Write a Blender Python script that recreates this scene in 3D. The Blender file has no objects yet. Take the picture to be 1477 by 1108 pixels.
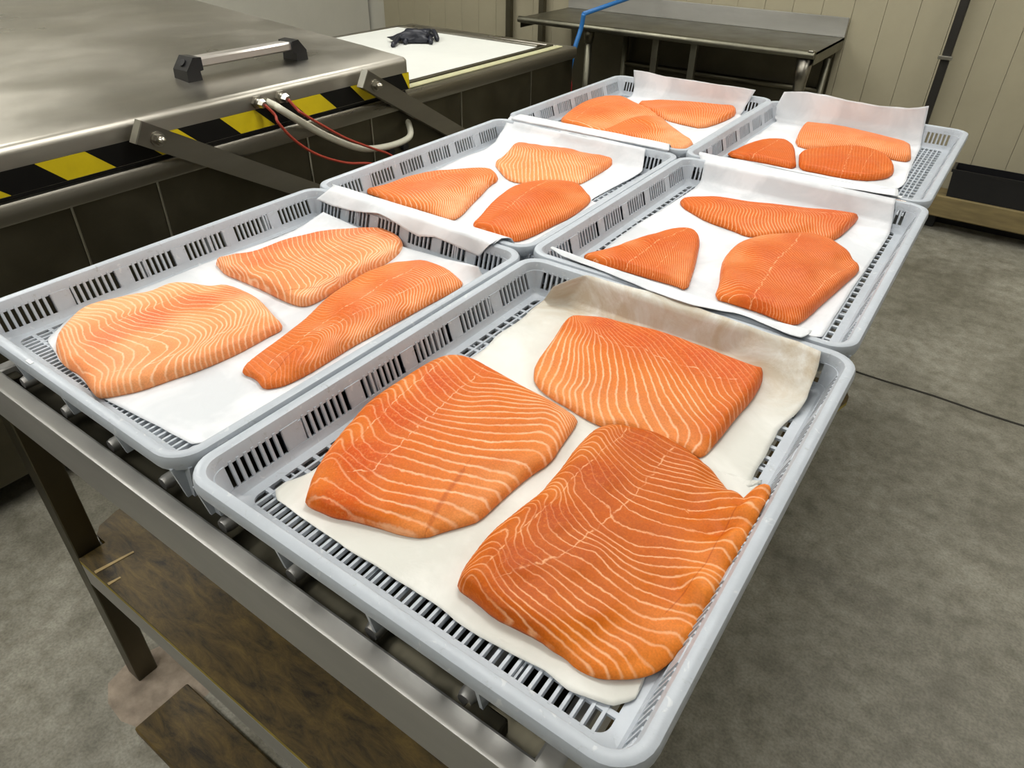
import bpy, bmesh, math, random
import numpy as np
from mathutils import Vector, Matrix, noise
from mathutils.geometry import delaunay_2d_cdt
random.seed(7); rng = np.random.default_rng(7)
SC = bpy.context.scene; COL = SC.collection

# ------------------------------------------------------------------ camera
F_PX, CX, CY = 1000.2, 738.5, 518.5          # frame taken as 1477 x 1108
CAM = np.array([0.0, 0.0, 1.503])
RR = np.array([0.81707288, 0.57632681, 0.01547001]); RU = np.array([-0.33265017, 0.44935105, 0.82911248]); RW = np.array([-0.47088828, 0.68259142, -0.55886777])
cd = bpy.data.cameras.new('camera'); cam = bpy.data.objects.new('camera', cd); COL.objects.link(cam)
cam.matrix_world = Matrix([[RR[i], RU[i], -RW[i], CAM[i]] for i in range(3)] + [[0, 0, 0, 1]])
cd.sensor_width = 36; cd.lens = F_PX / 1477 * 36; cd.shift_y = -(554 - CY) / 1477; cd.clip_start = 0.02
SC.camera = cam
# ------------------------------------------------------------------ light and exposure
SC.view_settings.view_transform = 'Standard'; SC.view_settings.look = 'None'; SC.view_settings.gamma = 1
SC.view_settings.use_curve_mapping = False; SC.view_settings.exposure = -0.06
W = bpy.data.worlds.new('room_air'); SC.world = W; W.use_nodes = True
W.node_tree.nodes['Background'].inputs[0].default_value = (0.80, 0.90, 1.0, 1); W.node_tree.nodes['Background'].inputs[1].default_value = 0.25
PI_ = math.pi
LIGHTS = [(-3.3, 1.0, 24), (-2.6, 3.0, 18), (-0.8, 1.4, 20), (-0.6, 3.2, 17), (1.6, 2.0, 16), (1.4, 4.0, 8), (-0.6, -1.0, 14), (-2.3, -0.7, 23)]

def bp(x, y, z=None, X=None, Y=None):
    d = (x - CX) / F_PX * RR - (y - CY) / F_PX * RU + RW
    t = (z - CAM[2]) / d[2] if z is not None else ((X - CAM[0]) / d[0] if X is not None else (Y - CAM[1]) / d[1])
    return CAM + t * d

# ------------------------------------------------------------------ materials
def mat(name):
    m = bpy.data.materials.new(name); m.use_nodes = True
    nt = m.node_tree; b = nt.nodes['Principled BSDF']; return m, nt, b
def nd(nt, t, **k):
    n = nt.nodes.new(t)
    for a, v in k.items():
        if a.startswith('i_'):
            key = a[2:]; key = int(key) if key.isdigit() else key.replace('_', ' ')
            n.inputs[key].default_value = v
        else: setattr(n, a, v)
    return n
def rgb(r, g, b): return tuple(((c / 255 / 12.92) if c / 255 <= .04045 else ((c / 255 + .055) / 1.055) ** 2.4) for c in (r, g, b)) + (1,)
def simple(name, col, rough=.5, metal=0.0, nscale=0, namt=.15, bump=0, bscale=60, stretch=None, rvar=0, spec=.5):
    m, nt, b = mat(name); L = nt.links
    b.inputs['Base Color'].default_value = col; b.inputs['Roughness'].default_value = rough; b.inputs['Metallic'].default_value = metal
    b.inputs['Specular IOR Level'].default_value = spec
    if nscale or bump or rvar:
        tc = nd(nt, 'ShaderNodeTexCoord'); mp = nd(nt, 'ShaderNodeMapping'); L.new(tc.outputs['Object'], mp.inputs[0])
        if stretch: mp.inputs['Scale'].default_value = stretch
    if nscale:
        n = nd(nt, 'ShaderNodeTexNoise', i_Scale=nscale, i_Detail=6.0, i_Roughness=.6); L.new(mp.outputs[0], n.inputs[0])
        r = nd(nt, 'ShaderNodeMapRange', i_1=.3, i_2=.7, i_3=1 - namt, i_4=1 + namt); L.new(n.outputs[0], r.inputs[0])
        v = nd(nt, 'ShaderNodeVectorMath', operation='SCALE'); v.inputs[0].default_value = col[:3]; L.new(r.outputs[0], v.inputs['Scale']); L.new(v.outputs[0], b.inputs['Base Color'])
    if rvar:
        n = nd(nt, 'ShaderNodeTexNoise', i_Scale=6.0, i_Detail=5.0); L.new(mp.outputs[0], n.inputs[0])
        r = nd(nt, 'ShaderNodeMapRange', i_1=.3, i_2=.7, i_3=max(.02, rough - rvar), i_4=rough + rvar); L.new(n.outputs[0], r.inputs[0]); L.new(r.outputs[0], b.inputs['Roughness'])
    if bump:
        n = nd(nt, 'ShaderNodeTexNoise', i_Scale=bscale, i_Detail=5.0); L.new(mp.outputs[0], n.inputs[0])
        q = nd(nt, 'ShaderNodeBump', i_Strength=bump, i_Distance=.002); L.new(n.outputs[0], q.inputs['Height']); L.new(q.outputs[0], b.inputs['Normal'])
    return m
M = {}
def tray_mat():
    m = simple('grey_plastic', rgb(176, 183, 191), .40, 0, 9, .07, .15, 90, rvar=.08); nt = m.node_tree; L = nt.links; b = nt.nodes['Principled BSDF']
    src = b.inputs['Base Color'].links[0].from_socket; tc = nd(nt, 'ShaderNodeTexCoord')
    n = nd(nt, 'ShaderNodeTexNoise', i_Scale=55.0, i_Detail=6.0, i_Roughness=.75, i_Distortion=1.0); L.new(tc.outputs['Object'], n.inputs[0])
    r = nd(nt, 'ShaderNodeMapRange', i_1=.60, i_2=.72, i_3=0.0, i_4=.55); L.new(n.outputs[0], r.inputs[0])
    x = nd(nt, 'ShaderNodeMixRGB'); L.new(r.outputs[0], x.inputs[0]); L.new(src, x.inputs[1]); x.inputs[2].default_value = rgb(128, 128, 120)
    n2 = nd(nt, 'ShaderNodeTexNoise', i_Scale=40.0, i_Detail=5.0, i_Distortion=2.0); mp = nd(nt, 'ShaderNodeMapping'); mp.inputs['Location'].default_value = (3, 5, 1); L.new(tc.outputs['Object'], mp.inputs[0]); L.new(mp.outputs[0], n2.inputs[0])
    r2 = nd(nt, 'ShaderNodeMapRange', i_1=.64, i_2=.70, i_3=0.0, i_4=.5); L.new(n2.outputs[0], r2.inputs[0])
    y = nd(nt, 'ShaderNodeMixRGB'); L.new(r2.outputs[0], y.inputs[0]); L.new(x.outputs[0], y.inputs[1]); y.inputs[2].default_value = rgb(210, 213, 214); L.new(y.outputs[0], b.inputs['Base Color'])
    return m
M['tray'] = tray_mat()
M['steel'] = simple('brushed_steel', rgb(150, 146, 136), .34, 1, 5, .16, .12, 60, (1, .15, 1), .1)
M['lid'] = simple('lid_steel', rgb(172, 168, 158), .38, 1, 5, .17, .35, 22, (.5, .3, 1), .15)
M['steel_dark'] = simple('dull_steel', rgb(96, 92, 78), .42, 1, 4, .15, .1, 40, None, .08)
M['steel_edge'] = simple('bright_steel', rgb(190, 188, 178), .3, 1, 6, .1)
M['sink'] = simple('worktable_steel', rgb(122, 120, 106), .42, 1, 4, .14, .1, 40, None, .1)
M['table'] = simple('table_steel', rgb(176, 175, 171), .48, .8, 14, .09, .12, 120, (.2, 1, 1), .1)
M['black'] = simple('black_plastic', rgb(22, 22, 24), .35)
M['gasket'] = simple('black_gasket', rgb(14, 14, 14), .6)
M['tape_black'] = simple('tape_black', rgb(9, 8, 7), .45, spec=.3)
M['tape_yellow'] = simple('tape_yellow', rgb(205, 182, 18), .4, 0, 8, .12)
M['alu'] = simple('aluminium', rgb(215, 210, 205), .35, .9)
M['chrome'] = simple('chrome', rgb(190, 186, 176), .28, 1)
M['red_cable'] = simple('red_cable', rgb(165, 62, 45), .45)
M['hose_white'] = simple('cream_hose', rgb(205, 203, 185), .4)
M['blue'] = simple('blue_hose', rgb(35, 105, 170), .4)
M['red'] = simple('red_plastic', rgb(170, 25, 35), .4)
M['board_white'] = simple('white_board', rgb(222, 224, 218), .45, 0, 3, .04)
M['strip_cream'] = simple('cream_strip', rgb(186, 184, 146), .5, 0, 8, .1)
M['wall'] = simple('wall_panel', rgb(160, 153, 129), .62, 0, 2.5, .07, .1, 30)
M['wall_plain'] = simple('painted_wall', rgb(190, 188, 176), .7, 0, 2.5, .05)
M['ceiling'] = simple('ceiling_paint', rgb(215, 215, 210), .8)
M['joint'] = simple('floor_joint', rgb(42, 40, 34), .9)
M['glove'] = simple('black_rubber', rgb(24, 27, 38), .4)
M['wood_pallet'] = simple('pallet_wood', rgb(120, 106, 70), .8, 0, 6, .25, .3, 50, (1, 6, 6))
M['label'] = simple('paper_label', rgb(222, 214, 206), .6)
M['ink'] = simple('red_ink', rgb(165, 95, 80), .7)
M['scuff'] = simple('white_scuff', rgb(228, 230, 230), .6)

def floor_mat():
    m, nt, b = mat('concrete_floor'); L = nt.links
    tc = nd(nt, 'ShaderNodeTexCoord')
    n1 = nd(nt, 'ShaderNodeTexNoise', i_Scale=1.6, i_Detail=6.0, i_Roughness=.62, i_Distortion=.6); L.new(tc.outputs['Object'], n1.inputs[0])
    n2 = nd(nt, 'ShaderNodeTexNoise', i_Scale=17.0, i_Detail=9.0, i_Roughness=.7); L.new(tc.outputs['Object'], n2.inputs[0])
    n3 = nd(nt, 'ShaderNodeTexNoise', i_Scale=160.0, i_Detail=3.0); L.new(tc.outputs['Object'], n3.inputs[0])
    cr = nd(nt, 'ShaderNodeValToRGB'); e = cr.color_ramp.elements
    e[0].position = .3; e[0].color = rgb(114, 111, 98); e[1].position = .72; e[1].color = rgb(174, 171, 158); x = e.new(.52); x.color = rgb(145, 142, 129)
    L.new(n1.outputs[0], cr.inputs[0])
    mx = nd(nt, 'ShaderNodeMixRGB', blend_type='MULTIPLY', i_0=1.0); L.new(cr.outputs[0], mx.inputs[1])
    r = nd(nt, 'ShaderNodeValToRGB'); e = r.color_ramp.elements; e[0].position = .3; e[0].color = (.56, .55, .50, 1); e[1].position = .62; e[1].color = (1.06, 1.06, 1.06, 1)
    L.new(n2.outputs[0], r.inputs[0]); L.new(r.outputs[0], mx.inputs[2])
    m2 = nd(nt, 'ShaderNodeMixRGB', blend_type='MULTIPLY', i_0=.5); L.new(mx.outputs[0], m2.inputs[1])
    r3 = nd(nt, 'ShaderNodeMapRange', i_1=.35, i_2=.6, i_3=.6, i_4=1.1); L.new(n3.outputs[0], r3.inputs[0]); L.new(r3.outputs[0], m2.inputs[2])
    L.new(m2.outputs[0], b.inputs['Base Color'])
    rr = nd(nt, 'ShaderNodeMapRange', i_1=.35, i_2=.7, i_3=.42, i_4=.75); L.new(n1.outputs[0], rr.inputs[0]); L.new(rr.outputs[0], b.inputs['Roughness'])
    q = nd(nt, 'ShaderNodeBump', i_Strength=.25, i_Distance=.003); L.new(n2.outputs[0], q.inputs['Height']); L.new(q.outputs[0], b.inputs['Normal'])
    return m
M['floor'] = floor_mat()

def plywood():
    m, nt, b = mat('wet_plywood'); L = nt.links
    tc = nd(nt, 'ShaderNodeTexCoord'); mp = nd(nt, 'ShaderNodeMapping'); mp.inputs['Scale'].default_value = (2.2, 7, 1); L.new(tc.outputs['Object'], mp.inputs[0])
    n = nd(nt, 'ShaderNodeTexNoise', i_Scale=5.5, i_Detail=9.0, i_Roughness=.75, i_Distortion=.5); L.new(mp.outputs[0], n.inputs[0])
    cr = nd(nt, 'ShaderNodeValToRGB'); e = cr.color_ramp.elements; e[0].position = .36; e[0].color = rgb(40, 31, 12); e[1].position = .66; e[1].color = rgb(108, 88, 42)
    L.new(n.outputs[0], cr.inputs[0]); L.new(cr.outputs[0], b.inputs['Base Color']); b.inputs['Roughness'].default_value = .6
    q = nd(nt, 'ShaderNodeBump', i_Strength=.4, i_Distance=.002); L.new(n.outputs[0], q.inputs['Height']); L.new(q.outputs[0], b.inputs['Normal'])
    return m
M['ply'] = plywood()
M['ply_edge'] = simple('plywood_edge', rgb(150, 132, 45), .6, 0, 30, .2)
M['ply_bare'] = simple('splintered_wood', rgb(168, 146, 100), .7, 0, 30, .2)

def paper_mat(name, base, damp, dampamt, stain=None, sbox=None):
    m, nt, b = mat(name); L = nt.links
    tc = nd(nt, 'ShaderNodeTexCoord')
    n = nd(nt, 'ShaderNodeTexNoise', i_Scale=7.0, i_Detail=4.0, i_Roughness=.55, i_Distortion=.8); L.new(tc.outputs['Object'], n.inputs[0])
    cr = nd(nt, 'ShaderNodeValToRGB'); e = cr.color_ramp.elements; e[0].position = .42; e[0].color = damp; e[1].position = .6; e[1].color = base
    L.new(n.outputs[0], cr.inputs[0]); mx = nd(nt, 'ShaderNodeMixRGB', i_0=dampamt); mx.inputs[1].default_value = base; L.new(cr.outputs[0], mx.inputs[2]); out = mx.outputs[0]
    if stain:
        n2 = nd(nt, 'ShaderNodeTexNoise', i_Scale=9.0, i_Detail=8.0, i_Roughness=.7, i_Distortion=1.5); L.new(tc.outputs['Object'], n2.inputs[0])
        sx = nd(nt, 'ShaderNodeSeparateXYZ'); L.new(tc.outputs['Object'], sx.inputs[0])
        band = nd(nt, 'ShaderNodeMapRange', i_1=sbox[0], i_2=sbox[1], i_3=0.0, i_4=1.0); L.new(sx.outputs['Y'], band.inputs[0])
        k = nd(nt, 'ShaderNodeMapRange', i_1=.36, i_2=.62, i_3=0.0, i_4=.85); L.new(n2.outputs[0], k.inputs[0])
        mu = nd(nt, 'ShaderNodeMath', operation='MULTIPLY'); L.new(band.outputs[0], mu.inputs[0]); L.new(k.outputs[0], mu.inputs[1])
        m2 = nd(nt, 'ShaderNodeMixRGB'); L.new(mu.outputs[0], m2.inputs[0]); L.new(out, m2.inputs[1]); m2.inputs[2].default_value = stain; out = m2.outputs[0]
    L.new(out, b.inputs['Base Color']); b.inputs['Roughness'].default_value = .62
    b.inputs['Specular IOR Level'].default_value = .3
    n3 = nd(nt, 'ShaderNodeTexNoise', i_Scale=22.0, i_Detail=5.0, i_Distortion=1.0); L.new(tc.outputs['Object'], n3.inputs[0])
    q = nd(nt, 'ShaderNodeBump', i_Strength=.3, i_Distance=.004); L.new(n3.outputs[0], q.inputs['Height']); L.new(q.outputs[0], b.inputs['Normal'])
    return m
M['paper'] = paper_mat('white_liner_paper', rgb(226, 228, 231), rgb(204, 208, 212), .9)
M['paper_wet'] = paper_mat('damp_liner_paper', rgb(224, 224, 218), rgb(206, 206, 198), .8, rgb(188, 172, 146), (.22, .33))

def salmon(name, deep, mid, pale, line, lw=.2, ls=1.0, rough=.46, fine=.6):
    m, nt, b = mat(name); L = nt.links
    at = lambda n: nd(nt, 'ShaderNodeAttribute', attribute_name=n)
    ph, tn, la = at('phase'), at('tone'), at('ls')
    tc = nd(nt, 'ShaderNodeTexCoord')
    n1 = nd(nt, 'ShaderNodeTexNoise', i_Scale=26.0, i_Detail=3.0, i_Roughness=.55); L.new(tc.outputs['Object'], n1.inputs[0])
    n2 = nd(nt, 'ShaderNodeTexNoise', i_Scale=140.0, i_Detail=3.0, i_Roughness=.6); L.new(tc.outputs['Object'], n2.inputs[0])
    a = nd(nt, 'ShaderNodeMath', operation='MULTIPLY_ADD'); L.new(n1.outputs[0], a.inputs[0]); a.inputs[1].default_value = .45; L.new(ph.outputs['Fac'], a.inputs[2])
    a2 = nd(nt, 'ShaderNodeMath', operation='MULTIPLY_ADD'); L.new(n2.outputs[0], a2.inputs[0]); a2.inputs[1].default_value = .28; L.new(a.outputs[0], a2.inputs[2])
    pp = nd(nt, 'ShaderNodeMath', operation='PINGPONG'); L.new(a2.outputs[0], pp.inputs[0]); pp.inputs[1].default_value = .5
    # line width grows with tone (fatter, paler lines on the belly)
    w = nd(nt, 'ShaderNodeMapRange', i_1=0.0, i_2=1.0, i_3=lw * .55, i_4=lw * 1.25); L.new(tn.outputs['Fac'], w.inputs[0])
    pm = nd(nt, 'ShaderNodeMapRange', interpolation_type='SMOOTHSTEP', i_1=0.0, i_3=1.0, i_4=0.0); L.new(pp.outputs[0], pm.inputs[0]); wq = nd(nt, 'ShaderNodeMath', operation='MULTIPLY'); L.new(w.outputs[0], wq.inputs[0]); L.new(at('wm').outputs['Fac'], wq.inputs[1]); L.new(wq.outputs[0], pm.inputs[2])
    n3 = nd(nt, 'ShaderNodeTexNoise', i_Scale=38.0, i_Detail=3.0); L.new(tc.outputs['Object'], n3.inputs[0])
    brk = nd(nt, 'ShaderNodeMapRange', i_1=.3, i_2=.58, i_3=.55, i_4=1.0); L.new(n3.outputs[0], brk.inputs[0])
    f1 = nd(nt, 'ShaderNodeMath', operation='MULTIPLY'); L.new(pm.outputs[0], f1.inputs[0]); L.new(la.outputs['Fac'], f1.inputs[1])
    f2 = nd(nt, 'ShaderNodeMath', operation='MULTIPLY'); L.new(f1.outputs[0], f2.inputs[0]); L.new(brk.outputs[0], f2.inputs[1])
    f3 = nd(nt, 'ShaderNodeMath', operation='MULTIPLY', use_clamp=True); L.new(f2.outputs[0], f3.inputs[0]); f3.inputs[1].default_value = ls
    cr = nd(nt, 'ShaderNodeValToRGB'); e = cr.color_ramp.elements; e[0].color = deep; e[1].color = pale; x = e.new(.5); x.color = mid
    tv = nd(nt, 'ShaderNodeMath', operation='MULTIPLY_ADD'); L.new(n1.outputs[0], tv.inputs[0]); tv.inputs[1].default_value = .35
    tb = nd(nt, 'ShaderNodeMath', operation='SUBTRACT'); L.new(tn.outputs['Fac'], tb.inputs[0]); tb.inputs[1].default_value = .175; L.new(tb.outputs[0], tv.inputs[2]); L.new(tv.outputs[0], cr.inputs[0])
    # flesh grain
    g = nd(nt, 'ShaderNodeTexNoise', i_Scale=420.0, i_Detail=2.0); L.new(tc.outputs['Object'], g.inputs[0])
    gr = nd(nt, 'ShaderNodeMapRange', i_1=.3, i_2=.7, i_3=1 - .16 * fine, i_4=1 + .16 * fine); L.new(g.outputs[0], gr.inputs[0])
    gm = nd(nt, 'ShaderNodeVectorMath', operation='SCALE'); L.new(cr.outputs[0], gm.inputs[0]); L.new(gr.outputs[0], gm.inputs['Scale'])
    # each flake is a little darker on one side of its line
    fr = nd(nt, 'ShaderNodeMath', operation='FRACT'); L.new(a2.outputs[0], fr.inputs[0])
    fm = nd(nt, 'ShaderNodeMapRange', i_1=0.0, i_2=1.0, i_3=.93, i_4=1.07); L.new(fr.outputs[0], fm.inputs[0])
    gm2 = nd(nt, 'ShaderNodeVectorMath', operation='SCALE'); L.new(gm.outputs[0], gm2.inputs[0]); L.new(fm.outputs[0], gm2.inputs['Scale'])
    mx = nd(nt, 'ShaderNodeMixRGB'); L.new(f3.outputs[0], mx.inputs[0]); L.new(gm2.outputs[0], mx.inputs[1]); mx.inputs[2].default_value = line
    sm = at('seam'); sn = nd(nt, 'ShaderNodeTexNoise', i_Scale=70.0, i_Detail=2.0); L.new(tc.outputs['Object'], sn.inputs[0]); so = nd(nt, 'ShaderNodeMath', operation='MULTIPLY_ADD'); L.new(sn.outputs[0], so.inputs[0]); so.inputs[1].default_value = 7.0; so2 = nd(nt, 'ShaderNodeMath', operation='SUBTRACT'); L.new(sm.outputs['Fac'], so2.inputs[0]); so2.inputs[1].default_value = 3.5; L.new(so2.outputs[0], so.inputs[2]); sa = nd(nt, 'ShaderNodeMath', operation='ABSOLUTE'); L.new(so.outputs[0], sa.inputs[0])
    sj = nd(nt, 'ShaderNodeMath', operation='MULTIPLY_ADD'); L.new(n2.outputs[0], sj.inputs[0]); sj.inputs[1].default_value = 1.1; L.new(sa.outputs[0], sj.inputs[2])
    sr = nd(nt, 'ShaderNodeMapRange', interpolation_type='SMOOTHSTEP', i_1=.5, i_2=1.5, i_3=.8, i_4=0.0); L.new(sj.outputs[0], sr.inputs[0])
    n5 = nd(nt, 'ShaderNodeTexNoise', i_Scale=95.0, i_Detail=1.0); L.new(tc.outputs['Object'], n5.inputs[0])
    sb = nd(nt, 'ShaderNodeMapRange', i_1=.44, i_2=.56, i_3=.15, i_4=1.0); L.new(n5.outputs[0], sb.inputs[0])
    sf = nd(nt, 'ShaderNodeMath', operation='MULTIPLY', use_clamp=True); L.new(sr.outputs[0], sf.inputs[0]); L.new(sb.outputs[0], sf.inputs[1])
    mo = nd(nt, 'ShaderNodeTexNoise', i_Scale=190.0, i_Detail=4.0, i_Roughness=.7); L.new(tc.outputs['Object'], mo.inputs[0])
    mt_ = nd(nt, 'ShaderNodeMapRange', i_1=0.0, i_2=.4, i_3=1.0, i_4=.15); L.new(tn.outputs['Fac'], mt_.inputs[0])
    mr = nd(nt, 'ShaderNodeMapRange', i_1=.5, i_2=.68, i_3=0.0, i_4=.5); L.new(mo.outputs[0], mr.inputs[0])
    mk = nd(nt, 'ShaderNodeMath', operation='MULTIPLY'); L.new(mt_.outputs[0], mk.inputs[0]); L.new(mr.outputs[0], mk.inputs[1])
    mxx = nd(nt, 'ShaderNodeMixRGB'); L.new(mk.outputs[0], mxx.inputs[0]); L.new(mx.outputs[0], mxx.inputs[1]); mxx.inputs[2].default_value = pale
    m3 = nd(nt, 'ShaderNodeMixRGB'); L.new(sf.outputs[0], m3.inputs[0]); L.new(mxx.outputs[0], m3.inputs[1]); m3.inputs[2].default_value = line
    br = at('bruise'); ba = nd(nt, 'ShaderNodeMath', operation='ABSOLUTE'); L.new(br.outputs['Fac'], ba.inputs[0])
    bj = nd(nt, 'ShaderNodeMath', operation='MULTIPLY_ADD'); L.new(n2.outputs[0], bj.inputs[0]); bj.inputs[1].default_value = .8; L.new(ba.outputs[0], bj.inputs[2])
    brr = nd(nt, 'ShaderNodeMapRange', interpolation_type='SMOOTHSTEP', i_1=.6, i_2=1.5, i_3=.55, i_4=0.0); L.new(bj.outputs[0], brr.inputs[0])
    m4 = nd(nt, 'ShaderNodeMixRGB', blend_type='MULTIPLY'); L.new(brr.outputs[0], m4.inputs[0]); L.new(m3.outputs[0], m4.inputs[1]); m4.inputs[2].default_value = (.62, .42, .3, 1)
    L.new(m4.outputs[0], b.inputs['Base Color'])
    b.inputs['Roughness'].default_value = rough; b.inputs['Specular IOR Level'].default_value = .18
    
    h = nd(nt, 'ShaderNodeMath', operation='MULTIPLY_ADD'); L.new(f3.outputs[0], h.inputs[0]); h.inputs[1].default_value = -.6; L.new(n2.outputs[0], h.inputs[2])
    q = nd(nt, 'ShaderNodeBump', i_Strength=.35, i_Distance=.0012); L.new(h.outputs[0], q.inputs['Height']); L.new(q.outputs[0], b.inputs['Normal'])
    return m
M['sal_D'] = salmon('salmon_flesh_deep', rgb(196, 78, 8), rgb(208, 108, 30), rgb(224, 142, 76), rgb(240, 186, 144), .22)
M['sal_D3'] = salmon('salmon_flesh_amber', rgb(178, 74, 0), rgb(194, 96, 8), rgb(222, 128, 48), rgb(238, 178, 130), .19)
M['sal_A'] = salmon('salmon_flesh_pale', rgb(214, 104, 60), rgb(226, 140, 84), rgb(234, 168, 114), rgb(246, 208, 172), .23)
M['sal_B'] = salmon('salmon_flesh_orange', rgb(204, 90, 26), rgb(214, 118, 50), rgb(230, 148, 88), rgb(244, 194, 156), .27, 1.0)
M['sal_E'] = salmon('salmon_flesh_red', rgb(192, 78, 10), rgb(204, 100, 28), rgb(222, 130, 62), rgb(240, 180, 132), .25, 1.0)

# ------------------------------------------------------------------ mesh helpers
class MB:
    def __init__(s): s.v = []; s.f = []
    def add(s, v, f):
        o = len(s.v); s.v += [tuple(map(float, p)) for p in v]; s.f += [tuple(i + o for i in q) for q in f]; return s
    def box(s, a, b, bev=0):
        (x0, y0, z0), (x1, y1, z1) = a, b
        x0, x1 = min(x0, x1), max(x0, x1); y0, y1 = min(y0, y1), max(y0, y1); z0, z1 = min(z0, z1), max(z0, z1)
        if bev:
            k = bev
            rows = []
            for z, i in ((z0, k), (z0 + k, 0), (z1 - k, 0), (z1, k)):
                rows.append([(x0 + i + k, y0 + i, z), (x1 - i - k, y0 + i, z), (x1 - i, y0 + i + k, z), (x1 - i, y1 - i - k, z), (x1 - i - k, y1 - i, z), (x0 + i + k, y1 - i, z), (x0 + i, y1 - i - k, z), (x0 + i, y0 + i + k, z)])
            return s.loft(rows, True, True)
        v = [(x0, y0, z0), (x1, y0, z0), (x1, y1, z0), (x0, y1, z0), (x0, y0, z1), (x1, y0, z1), (x1, y1, z1), (x0, y1, z1)]
        return s.add(v, [(3, 2, 1, 0), (4, 5, 6, 7), (0, 1, 5, 4), (1, 2, 6, 5), (2, 3, 7, 6), (3, 0, 4, 7)])
    def hexa(s, v): return s.add(v, [(3, 2, 1, 0), (4, 5, 6, 7), (0, 1, 5, 4), (1, 2, 6, 5), (2, 3, 7, 6), (3, 0, 4, 7)])
    def loft(s, rows, closed=True, caps=False):
        n = len(rows[0]); v = [p for r in rows for p in r]; f = []
        for i in range(len(rows) - 1):
            for j in range(n if closed else n - 1):
                k = (j + 1) % n; f.append((i * n + j, i * n + k, (i + 1) * n + k, (i + 1) * n + j))
        if caps: f.append(tuple(range(n))[::-1]); f.append(tuple((len(rows) - 1) * n + j for j in range(n)))
        return s.add(v, f)
    def tube(s, pts, r, n=10, caps=True):
        P = [Vector(p) for p in pts]; rows = []; up = Vector((0, 0, 1))
        for i, p in enumerate(P):
            d = (P[min(i + 1, len(P) - 1)] - P[max(i - 1, 0)]).normalized()
            if abs(d.z) > .95: up = Vector((1, 0, 0))
            a = d.cross(up).normalized(); b = d.cross(a).normalized(); rr = r[i] if hasattr(r, '__len__') else r
            rows.append([tuple(p + a * math.cos(2 * math.pi * k / n) * rr + b * math.sin(2 * math.pi * k / n) * rr) for k in range(n)])
        return s.loft(rows, True, caps)
    def build(s, name, m, parent=None, smooth=False, auto=None):
        me = bpy.data.meshes.new(name); me.from_pydata(s.v, [], s.f); me.update()
        bm = bmesh.new(); bm.from_mesh(me); bmesh.ops.recalc_face_normals(bm, faces=bm.faces); bm.to_mesh(me); bm.free()
        if smooth or auto: me.polygons.foreach_set('use_smooth', [True] * len(me.polygons))
        if auto: me.set_sharp_from_angle(angle=math.radians(auto))
        me.materials.append(m)
        o = bpy.data.objects.new(name, me); COL.objects.link(o)
        if parent: o.parent = parent; o.matrix_parent_inverse = Matrix.Identity(4); 
        return o
def local(o, root):
    """shift a part's world-space vertices into its thing's frame"""
    return o
def thing(name, label, cat, loc=(0, 0, 0), rz=0, group=None):
    o = bpy.data.objects.new(name, None); COL.objects.link(o); o.location = loc; o.rotation_euler = (0, 0, rz); o.empty_display_size = .05
    tag(o, label, cat, group); return o
def tag(o, label, cat, group=None):
    o['label'] = label; o['category'] = cat
    if group: o['group'] = group
    return o
def struct(o): o['kind'] = 'structure'; return o
def origin_to(o, p):
    """move a mesh object's origin to p keeping its geometry in place"""
    o.data.transform(Matrix.Translation(-Vector(p))); o.location = Vector(p); return o
def crv(pts, n=8):
    P = [np.array(p, float) for p in pts]; out = []
    for i in range(len(P) - 1):
        a, b, c, d = P[max(i - 1, 0)], P[i], P[i + 1], P[min(i + 2, len(P) - 1)]
        for k in range(n):
            t = k / n; out.append(.5 * ((2 * b) + (c - a) * t + (2 * a - 5 * b + 4 * c - d) * t * t + (3 * b - a - 3 * c + d) * t ** 3))
    out.append(P[-1]); return out
class Sub:
    """builds parts whose coordinates are given in world space under a thing placed at p"""
    def __init__(s, root): s.r = root; s.p = Vector(root.location)
    def __call__(s, mb, name, m, **k):
        parent = k.pop('under', s.r)
        o = mb.build(name, m, None, **k)
        o.data.transform(Matrix.Translation(-s.p)); o.parent = parent; return o

# ------------------------------------------------------------------ the room
def slab(name, a, b, m): return struct(MB().box(a, b).build(name, m))
YW = 4.4
fl = slab('floor', (-5, -3.2, -.06), (3.2, YW + .25, 0), M['floor'])
struct(MB().box((-5, -3.2, 2.9), (3.2, YW + .25, 3.0)).build('ceiling', M['ceiling']))
slab('wall_left', (-4.6, -3.2, 0), (-4.5, YW, 2.9), M['wall_plain'])
slab('wall_right', (3.0, -3.2, 0), (3.1, YW, 2.9), M['wall_plain'])
slab('wall_front', (-4.5, -3.2, 0), (3.0, -3.1, 2.9), M['wall_plain'])
wb = slab('wall_back', (-4.6, YW + .03, 0), (3.1, YW + .13, 2.9), M['wall_plain'])
# upright cladding panels of the back wall
x = -.558 - 24 * .157; p0 = None
while x < 2.85:
    if p0 is None: p0 = MB().box((0, YW, 0), (.1555, YW + .03, 2.899), .0012).build('panel', M['wall'], wb); o = p0
    else: o = p0.copy(); COL.objects.link(o)
    o.location.x = x; x += .157
# floor joint: a saw cut beyond the trays, filled dark, slightly wavy
mb = MB()
jx = np.linspace(-4.4, 2.9, 90); jy = 2.553 + np.array([noise.noise((q * 5, 0, 0)) for q in jx]) * .008
mb.loft([[(a, b - .006, .0004), (a, b + .006, .0004), (a, b + .005, .0016), (a, b - .005, .0016)] for a, b in zip(jx, jy)], True, True)
j = mb.build('floor_joint', M['joint'], fl)
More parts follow.
